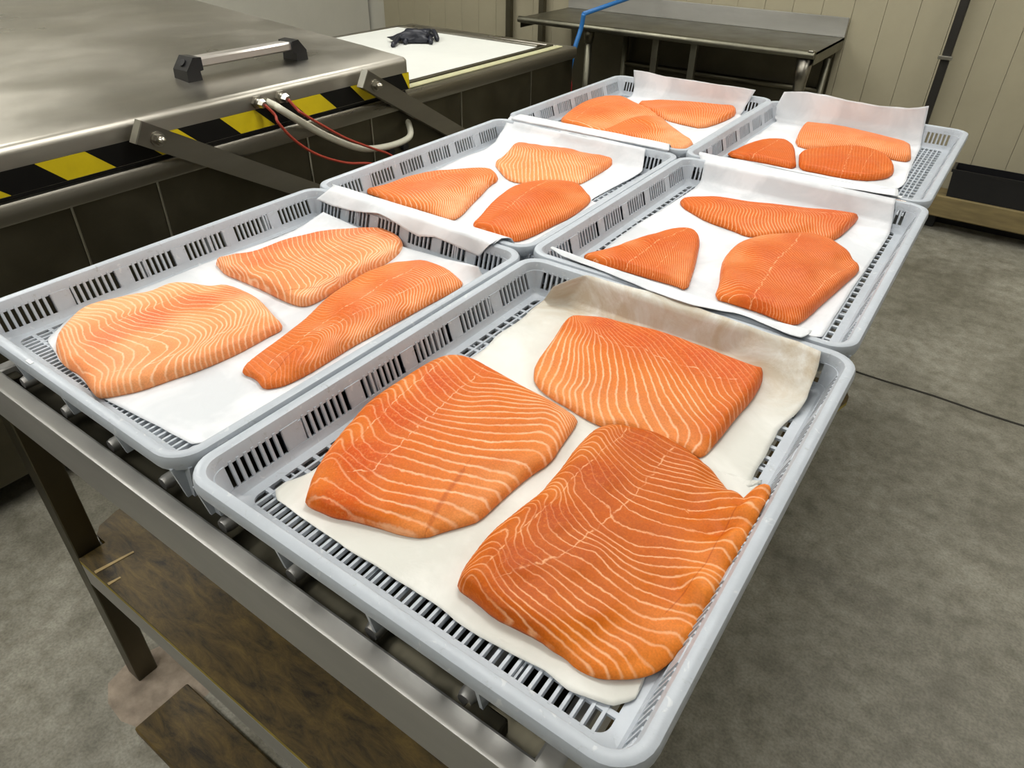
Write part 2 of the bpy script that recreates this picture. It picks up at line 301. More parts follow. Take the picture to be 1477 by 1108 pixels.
# rough mortar patch round the front table leg
pts_ = [(-1.245, .215), (-1.20, .19), (-1.14, .185), (-1.09, .20), (-1.05, .25), (-1.04, .33), (-1.07, .40), (-1.13, .42), (-1.19, .39), (-1.235, .34), (-1.26, .28)]
MB().loft([[(a * 1.0, b, 0.0002) for a, b in pts_], [(-1.15 + (a + 1.15) * .96, .3 + (b - .3) * .96, .0009) for a, b in pts_]], True, True).build('mortar_patch', simple('pinkish_mortar', rgb(158, 144, 128), .85, 0, 30, .25, .4, 120), fl)
# ceiling lights
for i, (x, y, p) in enumerate(LIGHTS):
    where = ['over the lidded tank', 'over the cutting board', 'over the front trays', 'over the far trays', 'over the floor at the right', 'by the back wall at the right', 'behind the camera in the middle', 'behind the camera at the left'][i]
    t = thing('ceiling_light', 'white tube ceiling light ' + where, 'light', (x, y, 2.62), 0, 'ceiling lights')
    h = MB().box((-.62, -.15, .0), (.62, .15, .06), .006).build('housing', M['ceiling'], t)
    mt = bpy.data.materials.get('tube_glow')
    if not mt:
        mt, nt, b = mat('tube_glow'); b.inputs['Emission Color'].default_value = (1, 1, .97, 1); b.inputs['Emission Strength'].default_value = 6; b.inputs['Base Color'].default_value = (.9, .9, .9, 1)
    for s in (-1, 1): MB().tube([(-.6, s * .07, -.02), (.6, s * .07, -.02)], .014, 10).build('tube', mt, t, smooth=True)
    ld = bpy.data.lights.new('tube_light', 'AREA'); ld.shape = 'RECTANGLE'; ld.size = 1.2; ld.size_y = .3; ld.energy = p; ld.color = (1, .985, .95)
    lo = bpy.data.objects.new('tube_light', ld); COL.objects.link(lo); lo.parent = t; lo.location = (0, 0, -.04)
    ud = bpy.data.lights.new('tube_uplight', 'AREA'); ud.shape = 'RECTANGLE'; ud.size = 1.2; ud.size_y = .3; ud.energy = p * .6; ud.color = (1, .985, .95)
    uo = bpy.data.objects.new('tube_uplight', ud); COL.objects.link(uo); uo.parent = t; uo.location = (0, 0, .07); uo.rotation_euler = (PI_, 0, 0)
    for s in (-1, 1): MB().tube([(s * .5, 0, .06), (s * .5, 0, .28)], .004, 6).build('hanger', M['ceiling'], t)

# ------------------------------------------------------------------ plastic trays
ZR = .92; TW, TL = .615, .76
def rr(d, z, R=.045, n=7, w=TW, l=TL):
    r = max(R - d, .014); pts = []
    for cx, cy, a0 in ((w - d - r, d + r, -90), (w - d - r, l - d - r, 0), (d + r, l - d - r, 90), (d + r, d + r, 180)):
        for k in range(n + 1):
            a = math.radians(a0 + 90 * k / n); pts.append((cx + r * math.cos(a) - w / 2, cy + r * math.sin(a) - l / 2, z))
    return pts
def wi(z): return .0185 + (-.006 - z) * .298
def side_map(s):
    return [lambda u, d: (u - TW / 2, d - TL / 2), lambda u, d: (TW / 2 - d, u - TL / 2), lambda u, d: (TW / 2 - u, TL / 2 - d), lambda u, d: (d - TW / 2, TL / 2 - u)][s]
def make_tray():
    root = thing('plastic_tray', '', 'tray')
    prof = [(.0012, -.0215), (-.0008, -.013), (0, -.005), (.0018, -.0012), (.005, 0), (.012, 0), (.0160, -.0015), (.0185, -.006), (wi(-.018), -.018),
            (wi(-.018) - .003, -.018), (.0155, -.0065), (.013, -.003), (.0045, -.003), (.003, -.006), (.0032, -.0215)]
    MB().loft([rr(d, z) for d, z in prof + prof[:1]]).build('rim', M['tray'], root, auto=40)
    # floor edge, lower wall band and base ring
    prof = [(wi(-.048) + .002, -.048), (wi(-.055) + .002, -.0555), (.0385, -.0595), (.0525, -.0605), (.0525, -.0645), (.043, -.065), (.043, -.077), (.040, -.077), (.036, -.0645), (wi(-.048) - .003, -.050)]
    MB().loft([rr(d, z) for d, z in prof + prof[:1]]).build('base_ring', M['tray'], root, auto=40)
    # corners of the slotted band
    n = 7
    for c in range(4):
        mb = MB(); rings = []
        for d, z in ((wi(-.017) + .0014, -.016), (wi(-.049) + .0014, -.049), (wi(-.049) - .003, -.049), (wi(-.017) - .003, -.016)):
            rings.append(rr(d, z)[c * (n + 1):(c + 1) * (n + 1)])
        mb.loft(rings + rings[:1], False)
        for e in (0, -1): mb.add([r[e] for r in rings], [(0, 1, 2, 3)])
        mb.build('corner_wall', M['tray'], root, auto=40)
    # slotted sides
    for s in range(4):
        S = side_map(s); full = TW if s in (0, 2) else TL; ns, ng = (6, 6) if s in (0, 2) else (8, 6)
        gl = ns * .0070 + (ns - 1) * .0043; gap = (full - 2 * .047 - ng * gl) / (ng - 1); mb = MB()
        def hx(u0, u1, z0, z1, di, do):
            q = []
            for z in (z1, z0):
                for u, d in ((u0, wi(z) - do), (u1, wi(z) - do), (u1, wi(z) + di), (u0, wi(z) + di)):
                    x, y = S(u, d); q.append((x, y, z))
            mb.hexa(q)
        for g in range(ng):
            u = .047 + g * (gl + gap)
            hx(u - .0022, u, -.049, -.016, .0014, .0028)
            for k in range(1, ns): a = u + k * .0070 + (k - 1) * .0043; hx(a, a + .0043, -.050, -.0145, .0013, .0030)
            if g < ng - 1: hx(u + gl, u + gl + gap, -.049, -.016, .0014, .0028)
            else: hx(u + gl, u + gl + .0022, -.049, -.016, .0014, .0028)
        # stiffening fins under the lip
        m_ = int(round((full - .05) / .138)); 
        for k in range(m_ + 1):
            u = .022 + k * (full - .044) / m_
            q = []
            for u_ in (u - .0022, u + .0022):
                for d, z in ((.0045, -.018), (.024, -.018), (.036, -.072), (.014, -.072)):
                    x, y = S(u_, d); q.append((x, y, z))
            mb.add(q, [(0, 1, 2, 3), (7, 6, 5, 4), (0, 4, 5, 1), (1, 5, 6, 2), (2, 6, 7, 3), (3, 7, 4, 0)])
        mb.build('side_wall', M['tray'], root)
    # floor lattice: bars along the length (12 mm apart) and cross bars (26 mm apart)
    mb = MB(); x0, y0 = .0525 - TW / 2, .0525 - TL / 2; nx, ny = 43, 25; px, py = (TW - .105) / nx, (TL - .105) / ny
    for i in range(1, nx): 
        x = x0 + i * px; mb.hexa([(x - .0028, y0 - .002, -.0655), (x + .0028, y0 - .002, -.0655), (x + .0028, -y0 + .002, -.0655), (x - .0028, -y0 + .002, -.0655), (x - .0018, y0 - .002, -.0602), (x + .0018, y0 - .002, -.0602), (x + .0018, -y0 + .002, -.0602), (x - .0018, -y0 + .002, -.0602)])
    for j in range(1, ny):
        y = y0 + j * py; mb.box((x0 - .002, y - .0032, -.0652), (-x0 + .002, y + .0032, -.0608))
    # deep reinforcing beams below the lattice, crossing diagonally
    for j in range(0, 5):
        y = y0 + (j + .5) * (-2 * y0) / 5; mb.box((x0, y - .0012, -.0755), (-x0, y + .0012, -.064))
    for j in range(1, 5):
        x = x0 + j * (-2 * x0) / 5; mb.box((x - .0012, y0, -.0755), (x + .0012, -y0, -.064))
    mb.build('floor_grid', M['tray'], root)
    # round pegs the tray stands on
    for s in range(4):
        S = side_map(s); full = TW if s in (0, 2) else TL; m_ = int(round((full - .05) / .138))
        for k in range(m_):
            x, y = S(.022 + (k + .55) * (full - .044) / m_, .045); MB().tube([(x, y, -.064), (x, y, -.0795)], .0075, 10).build('peg', M['tray'], root, auto=50)
    return root
def copy_tree(o, parent=None):
    c = o.copy(); COL.objects.link(c); c.parent = parent
    for ch in list(o.children): copy_tree(ch, c)
    return c
TR = {'A': (-.9897, .6583, -.0060), 'B': (-.9982, 1.4190, .0060), 'C': (-.9991, 2.2060, .0005), 'D': (-.3695, .6548, -.0018), 'E': (-.3842, 1.4197, .0029), 'F': (-.3922, 2.1890, -.0005)}
TLAB = {'A': 'grey slotted plastic tray at the left front, with pale fillets on white paper', 'B': 'grey slotted plastic tray in the middle of the left row', 'C': 'grey slotted plastic tray at the far end of the left row',
        'D': 'nearest grey slotted plastic tray, holding the three largest fillets', 'E': 'grey slotted plastic tray in the middle of the right row', 'F': 'grey slotted plastic tray at the far right with bare square-holed floor'}
tray0 = make_tray()
for k_ in 'DABCEF':
    o = tray0 if k_ == 'D' else copy_tree(tray0)
    o.location = (TR[k_][0], TR[k_][1], ZR); o.rotation_euler = (0, 0, TR[k_][2]); o['label'] = TLAB[k_]; o['category'] = 'tray'; o['group'] = 'grey plastic trays on the steel table'
    TR[k_ + 'o'] = o
def tl(t, lx, ly, dz):
    x, y, a = TR[t]; u, v = lx - TW / 2, ly - TL / 2
    return np.array([x + math.cos(a) * u - math.sin(a) * v, y + math.sin(a) * u + math.cos(a) * v, ZR + dz])

# ------------------------------------------------------------------ steel tables under the trays
def table(name, label, x0, x1, y0, y1, shelf_label, board=True):
    zt = .8405
    t = thing(name, label, 'table', ((x0 + x1) / 2, y0, 0)); S = Sub(t)
    # top: flat rolled strip round the edge, slightly dished field inside
    mb = MB(); rows = []
    for d, z in ((.012, zt - .075), (0, zt - .075), (0, zt - .006), (.0015, zt - .002), (.006, zt), (.024, zt), (.027, zt - .002), (.028, zt - .030), (.030, zt - .032)):
        rows.append([(x0 + d, y0 + d, z), (x1 - d, y0 + d, z), (x1 - d, y1 - d, z), (x0 + d, y1 - d, z)])
    mb.loft(rows); n = len(mb.v); mb.f.append((n - 4, n - 3, n - 2, n - 1)); S(mb, 'table_top', M['table'], auto=30)
    S(MB().box((x0 + .0285, y0 + .0285, zt - .036), (x1 - .0285, y1 - .0285, zt - .0315)), 'sunk_panel', M['steel_dark'])
    rx_ = x0 + .072
    while rx_ < x1 - .05: S(MB().tube([(rx_, y0 + .036, zt - .0115), (rx_, y0 + .042, zt - .0115), (rx_, y1 - .045, zt - .0115)], [.009, .011, .011], 10), 'support_rod', M['table'], auto=50); rx_ += .1305
    for lx in (x0 + .003, x1 - .115):
        for ly in (y0 + .002, y1 - .047): S(MB().box((lx, ly, 0), (lx + .045, ly + .045, zt - .01), .002), 'leg', M['steel_dark'])
    zs = .405
    for a, b in (((x0 + .048, y0 + .002), (x1 - .048, y0 + .030)), ((x0 + .048, y1 - .030), (x1 - .048, y1 - .002)), ((x0 + .006, y0 + .047), (x0 + .034, y1 - .047)), ((x1 - .100, y0 + .047), (x1 - .072, y1 - .047))):
        S(MB().box((a[0], a[1], zs - .06), (b[0], b[1], zs), .002), 'shelf_beam', M['table'])
    return t
table('steel_table', 'stainless steel table under the nearest trays', -1.238, -.135, .257, 1.745, '')
table('steel_table', 'stainless steel table under the farthest trays', -1.238, -.135, 1.765, 2.60, '')
# plywood board lying on the shelf beams of the near table (notched round the leg, rounded corner)
def board_mesh(x0, x1, y0, y1, z0, z1):
    out = [(x0 + .05, y0)]
    out += [(x1 - .05, y0), (x1 - .05, y0 + .05), (x1 - .02, y0 + .052)]
    def arc(cx, cy, r, a0, a1): return [(cx + r * math.cos(math.radians(a0 + (a1 - a0) * k / 6)), cy + r * math.sin(math.radians(a0 + (a1 - a0) * k / 6))) for k in range(7)]
    out += [(x1 + .015, y0 + .058), (x1 + .015, y1 - .14)] + arc(x1 - .02, y1 - .055, .055, -25, 90)
    out += arc(x0 + .03, y1 - .035, .035, 90, 180) + [(x0 - .012, y0 + .11)] + [(x0 + .0, y0 + .068), (x0 + .02, y0 + .052), (x0 + .052, y0 + .052)]
    return out
bo = board_mesh(-1.238, -.135, .259, 1.745, 0, 0)
t = thing('plywood_board', 'dark wet plywood board lying as a shelf under the near table', 'board', (-.68, 1.0, .405)); S = Sub(t)
n = len(bo); mb = MB(); mb.add([(a, b, .4205) for a, b in bo] + [(a, b, .4165) for a, b in bo], [tuple(range(n)), tuple(range(2 * n - 1, n - 1, -1))] + [(i, (i + 1) % n, n + (i + 1) % n, n + i) for i in range(n)]); S(mb, 'veneer', M['ply'])
mb = MB(); mb.add([(a, b, .4165) for a, b in bo] + [(a, b, .4055) for a, b in bo], [tuple(range(n)), tuple(range(2 * n - 1, n - 1, -1))] + [(i, (i + 1) % n, n + (i + 1) % n, n + i) for i in range(n)]); S(mb, 'plywood_core', M['ply_edge'])
for q0, q1, w in (((137, 826), (193, 796), .004), ((156, 843), (174, 833), .0035)):
    a, b = bp(*q0, .421), bp(*q1, .421); d = (b - a) / np.linalg.norm(b - a); nn = np.array([-d[1], d[0], 0]) * w
    S(MB().hexa([a - nn + [0, 0, -.0012], b - nn * .6 + [0, 0, -.0012], b + nn * .6 + [0, 0, -.0012], a + nn + [0, 0, -.0012], a - nn + [0, 0, .0008], b - nn * .6 + [0, 0, .0008], b + nn * .6 + [0, 0, .0008], a + nn + [0, 0, .0008]]), 'splinter_scar', M['ply_bare'])
# low plank on the floor under the table
o = MB().box((-1.085, .19, .001), (-.52, .315, .024), .003).build('wooden_plank', M['ply']); origin_to(o, (-.8, .26, 0)); tag(o, 'short dark wooden plank lying on the floor beneath the plywood shelf', 'plank')

# ------------------------------------------------------------------ lidded steel tank at the left
XF = -1.93
def zl(x): return .985 + .07 * (XF - x)
tank = thing('steel_tank', 'long stainless steel tank along the left with panelled front', 'tank', (XF, 1.4, 0)); S = Sub(tank)
Y0, Y1, XB = -.9, 3.32, -3.05
mb = MB(); mb.box((XB, Y0, .10), (XF - .03, Y1, .80), 0); S(mb, 'carcass', M['steel_dark'])
# rim: rolled steel frame round the opening
rx, ry0, ry1 = XF, Y0, Y1
rows = []
for d, z in ((0, .800), (-.004, .806), (-.004, .846), (0, .853), (.008, .856), (.05, .856), (.055, .852), (.055, .80)):
    rows.append([(rx - d, ry0 + d, z), (rx - d, ry1 - d, z), (XB + d, ry1 - d, z), (XB + d, ry0 + d, z)])
S(MB().loft(rows + rows[:1]), 'tank_rim', M['steel'], auto=35)
ys = [Y0, -.3, .245, .757, 1.001, 1.555, 1.86, 2.395, 2.93, Y1]
for a, b in zip(ys[:-1], ys[1:]): S(MB().box((XF - .030, a + .0015, .11), (XF - .012, b - .0015, .798), .002), 'front_panel', M['steel_dark'])
for y in ys[1:-1]: S(MB().box((XF - .013, y - .003, .11), (XF - .008, y + .003, .815), .001), 'seam_strip', M['steel_edge'])
for y in (Y0 + .1, .9, 2.1, Y1 - .1):
    for x in (XF - .08, XB + .08): S(MB().tube([(x, y, 0), (x, y, .105)], .03, 12), 'foot', M['steel_dark'], auto=50)
S(MB().box((XF - .026, Y1 - .01, .11), (XB + .02, Y1 - .004, .8)), 'end_panel', M['steel_dark'])

# lid
LY0, LY1, LXB = -.75, 2.068, -3.62
lid = thing('tank_lid', 'heavy stainless steel lid with hazard tape on the tank', 'lid', (XF, 1.4, .86)); SL = Sub(lid)
prof = [(XF, .868), (XF, .962)]
for k in range(1, 7):
    a = k / 6 * math.pi / 2; prof.append((XF - .022 * (1 - math.cos(a)) - .0 , .962 + .022 * math.sin(a)))
prof += [(XF - .022 - (1.64) * i / 8, zl(XF - .022 - 1.64 * i / 8)) for i in range(1, 9)]
prof += [(LXB, prof[-1][1] - .01), (LXB, .868)]
rows = []
for y, sh in ((LY0, .006), (LY0 + .006, .002), (LY0 + .02, 0), *[(LY0 + .02 + (LY1 - LY0 - .04) * i / 12, 0) for i in range(1, 12)], (LY1 - .02, 0), (LY1 - .007, .002), (LY1, .008)):
    rows.append([(min(x, XF - sh) if x > -2.5 else x, y, min(z, z - sh if z > .95 else z)) for x, z in prof])
S2 = MB().loft(rows, True, True); SL(S2, 'lid_shell', M['lid'], auto=40)
SL(MB().box((XF - .012, LY0 + .01, .8565), (-2.6, LY1 - .012, .8675)), 'gasket', M['gasket'])
# hazard tape on the lid's face: black band, yellow slanted blocks
def face_quad(y0, y1, y2, y3, z0, z1, x0, x1): return MB().hexa([(x0, y0, z0), (x1, y0, z0), (x1, y1, z0), (x0, y1, z0), (x0, y2, z1), (x1, y2, z1), (x1, y3, z1), (x0, y3, z1)])
tp = SL(face_quad(LY0, LY1 - .001, LY0, LY1 - .001, .869, .929, XF + .0001, XF + .0009), 'hazard_tape', M['tape_black'])
y = -.62
while y < 2.1:
    a, b = y, y + .125
    y0_, y1_, y2_, y3_ = a + .062, b + .066, a, b
    c = LY1 - .001
    if y0_ < c or y2_ < c:
        if max(y1_, y3_) <= c: SL(face_quad(y0_, y1_, y2_, y3_, .8695, .9285, XF + .0009, XF + .0014), 'yellow_block', M['tape_yellow'], under=tp)
        else: SL(face_quad(min(y0_, c - .004), c, min(y2_, c - .02), c, .8695, .9285, XF + .0009, XF + .0014), 'yellow_block', M['tape_yellow'], under=tp)
    y += .265
# handle on the lid
hd = thing('lid_handle', 'square aluminium bar handle with black ends on the lid', 'handle', (-2.15, 1.51, zl(-2.15))); SH = Sub(hd)
hz = zl(-2.10) - .001
SH(MB().box((-2.178, 1.322, hz + .036), (-2.122, 1.702, hz + .064), .005), 'grip_bar', M['alu'], auto=40)
for ya, sg in ((1.322, -1), (1.702, 1)):
    pf = [(-.002, 0), (0, .028), (-.012, .030), (-.012, .067), (.016, .070), (.046, .034), (.048, 0)]
    mb = MB(); pts = [(ya + sg * a, b) for a, b in pf]
    mb.loft([[(x, p, (zl(x) - .001 if q == 0 else hz + q)) for p, q in pts] for x in (-2.186, -2.182, -2.118, -2.114)], True, True)
    SH(mb, 'end_bracket', M['black'])
    c = Vector((-2.15, ya + sg * .033, hz + .0545)); ax = Vector((0, sg * .77, .64)).normalized()
    SH(MB().tube([tuple(c - ax * .004), tuple(c + ax * .0012)], .012, 14), 'bolt_recess', M['gasket'], auto=50)
# gland nuts on the lid face
def gland(y, z):
    g = thing('cable_gland', 'nickel cable gland ' + ('nearer the handle front' if y < 1.42 else 'beside the other, further along') + ' on the lid face', 'cable gland', (XF, y, z), 0, 'cable glands on the lid'); G = Sub(g)
    G(MB().tube([(XF + .0005, y, z), (XF + .012, y, z)], .020, 6), 'hex_nut', M['chrome'])
    G(MB().tube([(XF + .012, y, z), (XF + .024, y, z)], .014, 12), 'collar', M['chrome'], auto=50)
    G(MB().tube([(XF + .024, y, z), (XF + .040, y, z - .003)], [.015, .011], 6), 'cap_nut', M['chrome'])
gland(1.372, .950); gland(1.462, .950)
def cable(name, label, pts, r, m, cat='cable', X=-1.87, extra=()):
    P = [tuple(p) for p in pts] + list(extra)
    o = MB().tube([tuple(p) for p in crv(P, 6)], r, 10).build(name, m, None, smooth=True); origin_to(o, P[0]); tag(o, label, cat); return o
cable('red_cable', 'thin red twin cable hanging lowest from the nearer gland', [(XF + .041, 1.372, .947), (XF + .055, 1.392, .915)] + [bp(*q, X=-1.862) for q in ((402, 178), (427, 204), (460, 224), (500, 235), (535, 236))], .0045, M['red_cable'], extra=[(-1.87, 1.86, .62)])
cable('red_cable', 'thin red twin cable from the farther gland, crossing the cream hose', [(XF + .041, 1.462, .947), (XF + .055, 1.48, .915)] + [bp(*q, X=-1.862) for q in ((435, 163), (465, 181), (500, 200), (540, 215), (562, 223))], .0045, M['red_cable'], extra=[(-1.87, 1.96, .60)])
cable('cream_hose', 'thick cream hose sagging from the lid to a hole in the tank', [(XF + .004, 1.405, .945), (-1.905, 1.425, .93)] + [bp(*q, X=-1.885) for q in ((405, 158), (438, 178), (475, 198), (520, 214), (560, 211), (590, 198))], .012, M['hose_white'], cat='hose', extra=[(-1.925, 2.045, .738), (XF - .02, 2.06, .742)])
# grommets
for q in ((1.94, .655), (2.02, .655)):
    o = MB().tube([(XF - .01, q[0], q[1]), (XF + .006, q[0], q[1])], .016, 12).build('grommet', M['black'], None, auto=50); o.parent = tank; o.data.transform(Matrix.Translation(-Vector(tank.location)))
# support arms
for yb, zb, lab in ((1.000, .932, 'stainless steel support arm bolted to the lid, nearest the left edge'), (1.833, .929, 'stainless steel support arm bolted near the lid corner by the cutting board')):
    ar = thing('support_arm', lab, 'arm', (-1.87, yb, zb), 0, 'support arms of the lid'); A = Sub(ar)
    d = Vector((0, .859, -.512)); nrm = Vector((0, .512, .859)); p0 = Vector((0, yb, zb)) - d * .06; L_ = .92
    def bar(x0, x1, w, a, b):
        v = []
        for x in (x0, x1):
            for s_, w_ in ((a, -w), (b, -w), (b, w), (a, w)):
                q = Vector((x, yb, zb)) + d * s_ + nrm * w_; v.append((x, q.y, q.z))
        return MB().hexa(v)
    A(bar(-1.9, -1.872, .031, -.052, L_), 'tube_section', M['steel'])
    A(bar(-1.9005, -1.8715, .0315, -.056, -.052), 'end_cap', M['steel_edge'])
    A(MB().tube([(XF + .002, yb, zb), (-1.868, yb, zb)], .012, 14), 'pivot_pin', M['chrome'], auto=50)
    A(MB().tube([(-1.872, yb, zb), (-1.868, yb, zb)], .020, 20), 'washer', M['chrome'], auto=50)
    A(MB().tube([(-1.868, yb, zb), (-1.856, yb, zb)], .0145, 6), 'nut', M['chrome'])
    A(MB().tube([(-1.856, yb, zb), (-1.846, yb, zb), (-1.842, yb, zb)], [.010, .009, .004], 12), 'bolt_end', M['chrome'], auto=50)
    A(MB().box((-1.902, yb + d.y * L_ - .03, .12), (-1.872, yb + d.y * L_ + .03, zb + d.z * L_ + .02)), 'strut', M['steel_dark'])
    A(MB().box((XF - .013, yb + d.y * L_ - .03, .12), (-1.87, yb + d.y * L_ + .03, .16)), 'foot_bracket', M['steel_dark'])
# cutting board lying on the open end of the tank, with cream runner strip and steel frame
cb = thing('cutting_board', 'large white cutting board set in the open end of the tank', 'cutting board', (-2.4, 2.7, .85)); Cb = Sub(cb)
Cb(MB().box((-2.985, 2.09, .8565), (-2.045, 3.13, .8645), .003), 'board_slab', M['board_white'])
Cb(MB().box((-2.040, 2.09, .8565), (-2.012, 3.235, .866), .002), 'frame_rail', M['steel_dark'])
Cb(MB().box((-2.985, 3.135, .8565), (-2.045, 3.165, .872), .002), 'back_rail', M['steel'])
Cb(MB().box((-3.01, 2.09, .8565), (-2.988, 3.165, .868), .002), 'side_rail', M['steel'])
o = MB().box((-2.005, 2.085, .8565), (-1.965, 3.25, .8625), .002).build('cream_strip', M['strip_cream']); origin_to(o, (-1.985, 2.6, .8565)); tag(o, 'long cream plastic strip lying along the tank edge beside the cutting board', 'strip')
# black rubber glove
def glove():
    c = bp(597, 60, .868); bm = bmesh.new(); bmesh.ops.create_icosphere(bm, subdivisions=4, radius=1)
    R_ = Matrix(((RR[0], -RR[1], 0), (RR[1], RR[0], 0), (0, 0, 1)))
    for v in bm.verts:
        n_ = noise.fractal(v.co * 1.7, 1.0, 2.0, 5); rd = 1 + .35 * n_ - .22 * abs(noise.noise(v.co * 4.1))
        p = Vector((v.co.x * .115 * rd, v.co.y * .05 * rd, max(v.co.z, -.3) * .045 * rd * (1 - .35 * v.co.x * -1 if False else 1)))
        if p.x < -.04: p.z *= max(.3, 1 + (p.x + .04) * 9)
        p = R_ @ p; v.co = Vector(c) + p + Vector((0, 0, .015))
    for v in bm.verts: v.co.z = max(v.co.z, .8649)
    me = bpy.data.meshes.new('rubber_glove'); bm.to_mesh(me); bm.free(); me.polygons.foreach_set('use_smooth', [True] * len(me.polygons)); me.materials.append(M['glove'])
    body = bpy.data.objects.new('hand_part', me); COL.objects.link(body)
    g = thing('rubber_glove', 'crumpled black rubber glove lying on the white cutting board', 'glove', tuple(c)); me.transform(Matrix.Translation(-Vector(c))); body.parent = g
    G = Sub(g)
    for a, b, h in (((622, 46), (631, 58), .02), ((612, 44), (622, 62), .018), ((600, 43), (584, 62), .016), ((588, 46), (566, 66), .012)):
        p, q = bp(*a, .89), bp(*b, .874); mid = (p + q) / 2 + [0, 0, h]
        G(MB().tube([tuple(k) for k in crv([p, mid, q], 5)], [.012] * 5 + [.013] * 5 + [.009], 9), 'finger', M['glove'], smooth=True)
glove()
# blue hose with red nozzle behind the tank's end
o = MB().tube([tuple(p) for p in crv([bp(842, 20, Y=3.5), bp(838, 41, Y=3.5), bp(830, 66, Y=3.47), bp(823, 95, Y=3.45), bp(821, 112, Y=3.45)], 6)], .012, 10).build('blue_hose', M['blue'], None, smooth=True)
hp = bp(838, 41, Y=3.5); hg = thing('spray_hose', 'blue hose with red nozzle hanging at the end of the tank', 'hose', tuple(hp)); o.data.transform(Matrix.Translation(-Vector(hp))); o.parent = hg
HG = Sub(hg); HG(MB().tube([tuple(bp(821, 112, Y=3.45)), tuple(bp(820, 122, Y=3.44)), tuple(bp(820, 140, Y=3.43))], [.012, .02, .015], 12), 'nozzle', M['red'], smooth=True)
HG(MB().tube([tuple(bp(820, 140, Y=3.43)), tuple(bp(820, 140, Y=3.43) * [1, 1, 0] + [0, 0, .3])], .009, 8), 'lower_hose', M['red'], smooth=True)
HG(MB().tube([tuple(bp(842, 20, Y=3.5)), tuple(bp(842, 20, Y=3.5) * [1, 1, 0] + [0, 1.1, 1.05])], .012, 8), 'upper_hose', M['blue'], smooth=True)

# ------------------------------------------------------------------ stainless worktable against the back wall
wt = thing('stainless_worktable', 'dark stainless worktable with rolled front edge against the back wall', 'table', (-1.7, 3.77, 0)); Wt = Sub(wt)
sx0, sx1, sy0, sy1 = -2.62, -.875, 3.80, 4.385
prof = [(sy1, 0.877), (sy0 + .03, 0.877), (sy0 + .012, 0.886), (sy0 + .0, 0.886), (sy0 - .012, 0.878), (sy0 - .015, 0.866), (sy0 - .010, 0.854), (sy0 + .004, 0.850), (sy0 + .010, 0.856), (sy0 + .010, 0.866), (sy1, 0.866)]
Wt(MB().loft([[(x, y, z) for y, z in prof] for x in (sx0, sx1)], True, True), 'table_top', M['sink'], auto=50)
Wt(MB().box((sx0, sy1 - .012, 0.877), (sx1, sy1, .975), .002), 'backsplash', M['table'])
for x in (sx0 + .0015, sx1 - .0015): Wt(MB().box((x - .0015, sy0 + .02, .82), (x + .0015, sy1, 0.877)), 'end_apron', M['sink'])
Wt(MB().box((sx1 - .03, sy0 - .012, .882), (sx1 - .005, sy0 + .02, .889), .002), 'corner_clip', M['steel_edge'])
for x in (-2.17, -.915, -.80 - .12):
    pass
for x in (-2.155, -.925):
    for y in (sy0 + .05, sy1 - .05):
        Wt(MB().tube([(x, y, 0), (x, y, 0.866)], .02, 14), 'leg', M['sink'], smooth=True)
        if x > -1.5 and y < 4: Wt(MB().tube([(x, y, .66), (x, y, 0.866)], [.025, .042], 14), 'leg_socket', M['steel'], smooth=True)
        else: Wt(MB().tube([(x, y, .78), (x, y, 0.866)], [.024, .036], 14), 'leg_socket', M['steel_dark'], smooth=True)
for x in (-1.74, -1.515): Wt(MB().box((x - .018, sy0 + .06, .12), (x + .018, sy0 + .09, 0.866), .002), 'stile', M['sink'])
for y in (sy1 - .05,): Wt(MB().tube([(-2.155, y, .60), (-.93, y, .60)], .018, 12), 'cross_bar', M['steel_dark'], smooth=True)
Wt(MB().tube([(-2.155, sy0 + .05, .14), (-.93, sy0 + .05, .14)], .018, 12), 'cross_bar', M['steel_dark'], smooth=True)
Wt(MB().box((-2.58, sy1 - .012, .05), (-.90, sy1 - .008, .862)), 'shade_panel', M['steel_dark'])  # dark sheet added to stand in for the shade under the worktable
# black bin under the worktable
o = MB().loft([[(-1.34 + s * w, 4.15 + u * w, z) for s, u in ((-1, -1), (1, -1), (1, 1), (-1, 1))] for z, w in ((0.001, .06), (.45, .075), (.47, .08), (.47, .07), (.02, .055))], True, True).build('slim_bin', M['black']); origin_to(o, (-1.34, 4.15, 0)); tag(o, 'slim black bin standing under the worktable by the back wall', 'bin')
# dark upright pole with a clip at the right of the back wall
pl = thing('upright_pole', 'dark steel upright pole with a small clip by the back wall', 'pole', (-.36, 4.3, 0)); P_ = Sub(pl)
P_(MB().box((-.382, 4.28, 0), (-.342, 4.32, 2.2), .003), 'post', simple('dark_post', rgb(52, 50, 46), .5, .6))
P_(MB().box((-.395, 4.255, .845), (-.33, 4.279, .862), .002), 'clip', M['steel_edge'])
P_(MB().box((-.42, 4.24, 0), (-.30, 4.36, .012), .002), 'base_plate', M['steel_dark'])
# posts behind the far end of the tank
for xx, lab in ((-3.07, 'slim grey steel post against the back wall behind the tank, left one'), (-2.80, 'slim grey steel post against the back wall behind the tank, right one')):
    o = MB().box((xx - .02, 4.32, 0), (xx + .02, 4.36, 1.35), .003).build('steel_post', M['steel_dark']); origin_to(o, (xx, 4.34, 0)); tag(o, lab, 'post', 'steel posts behind the tank')
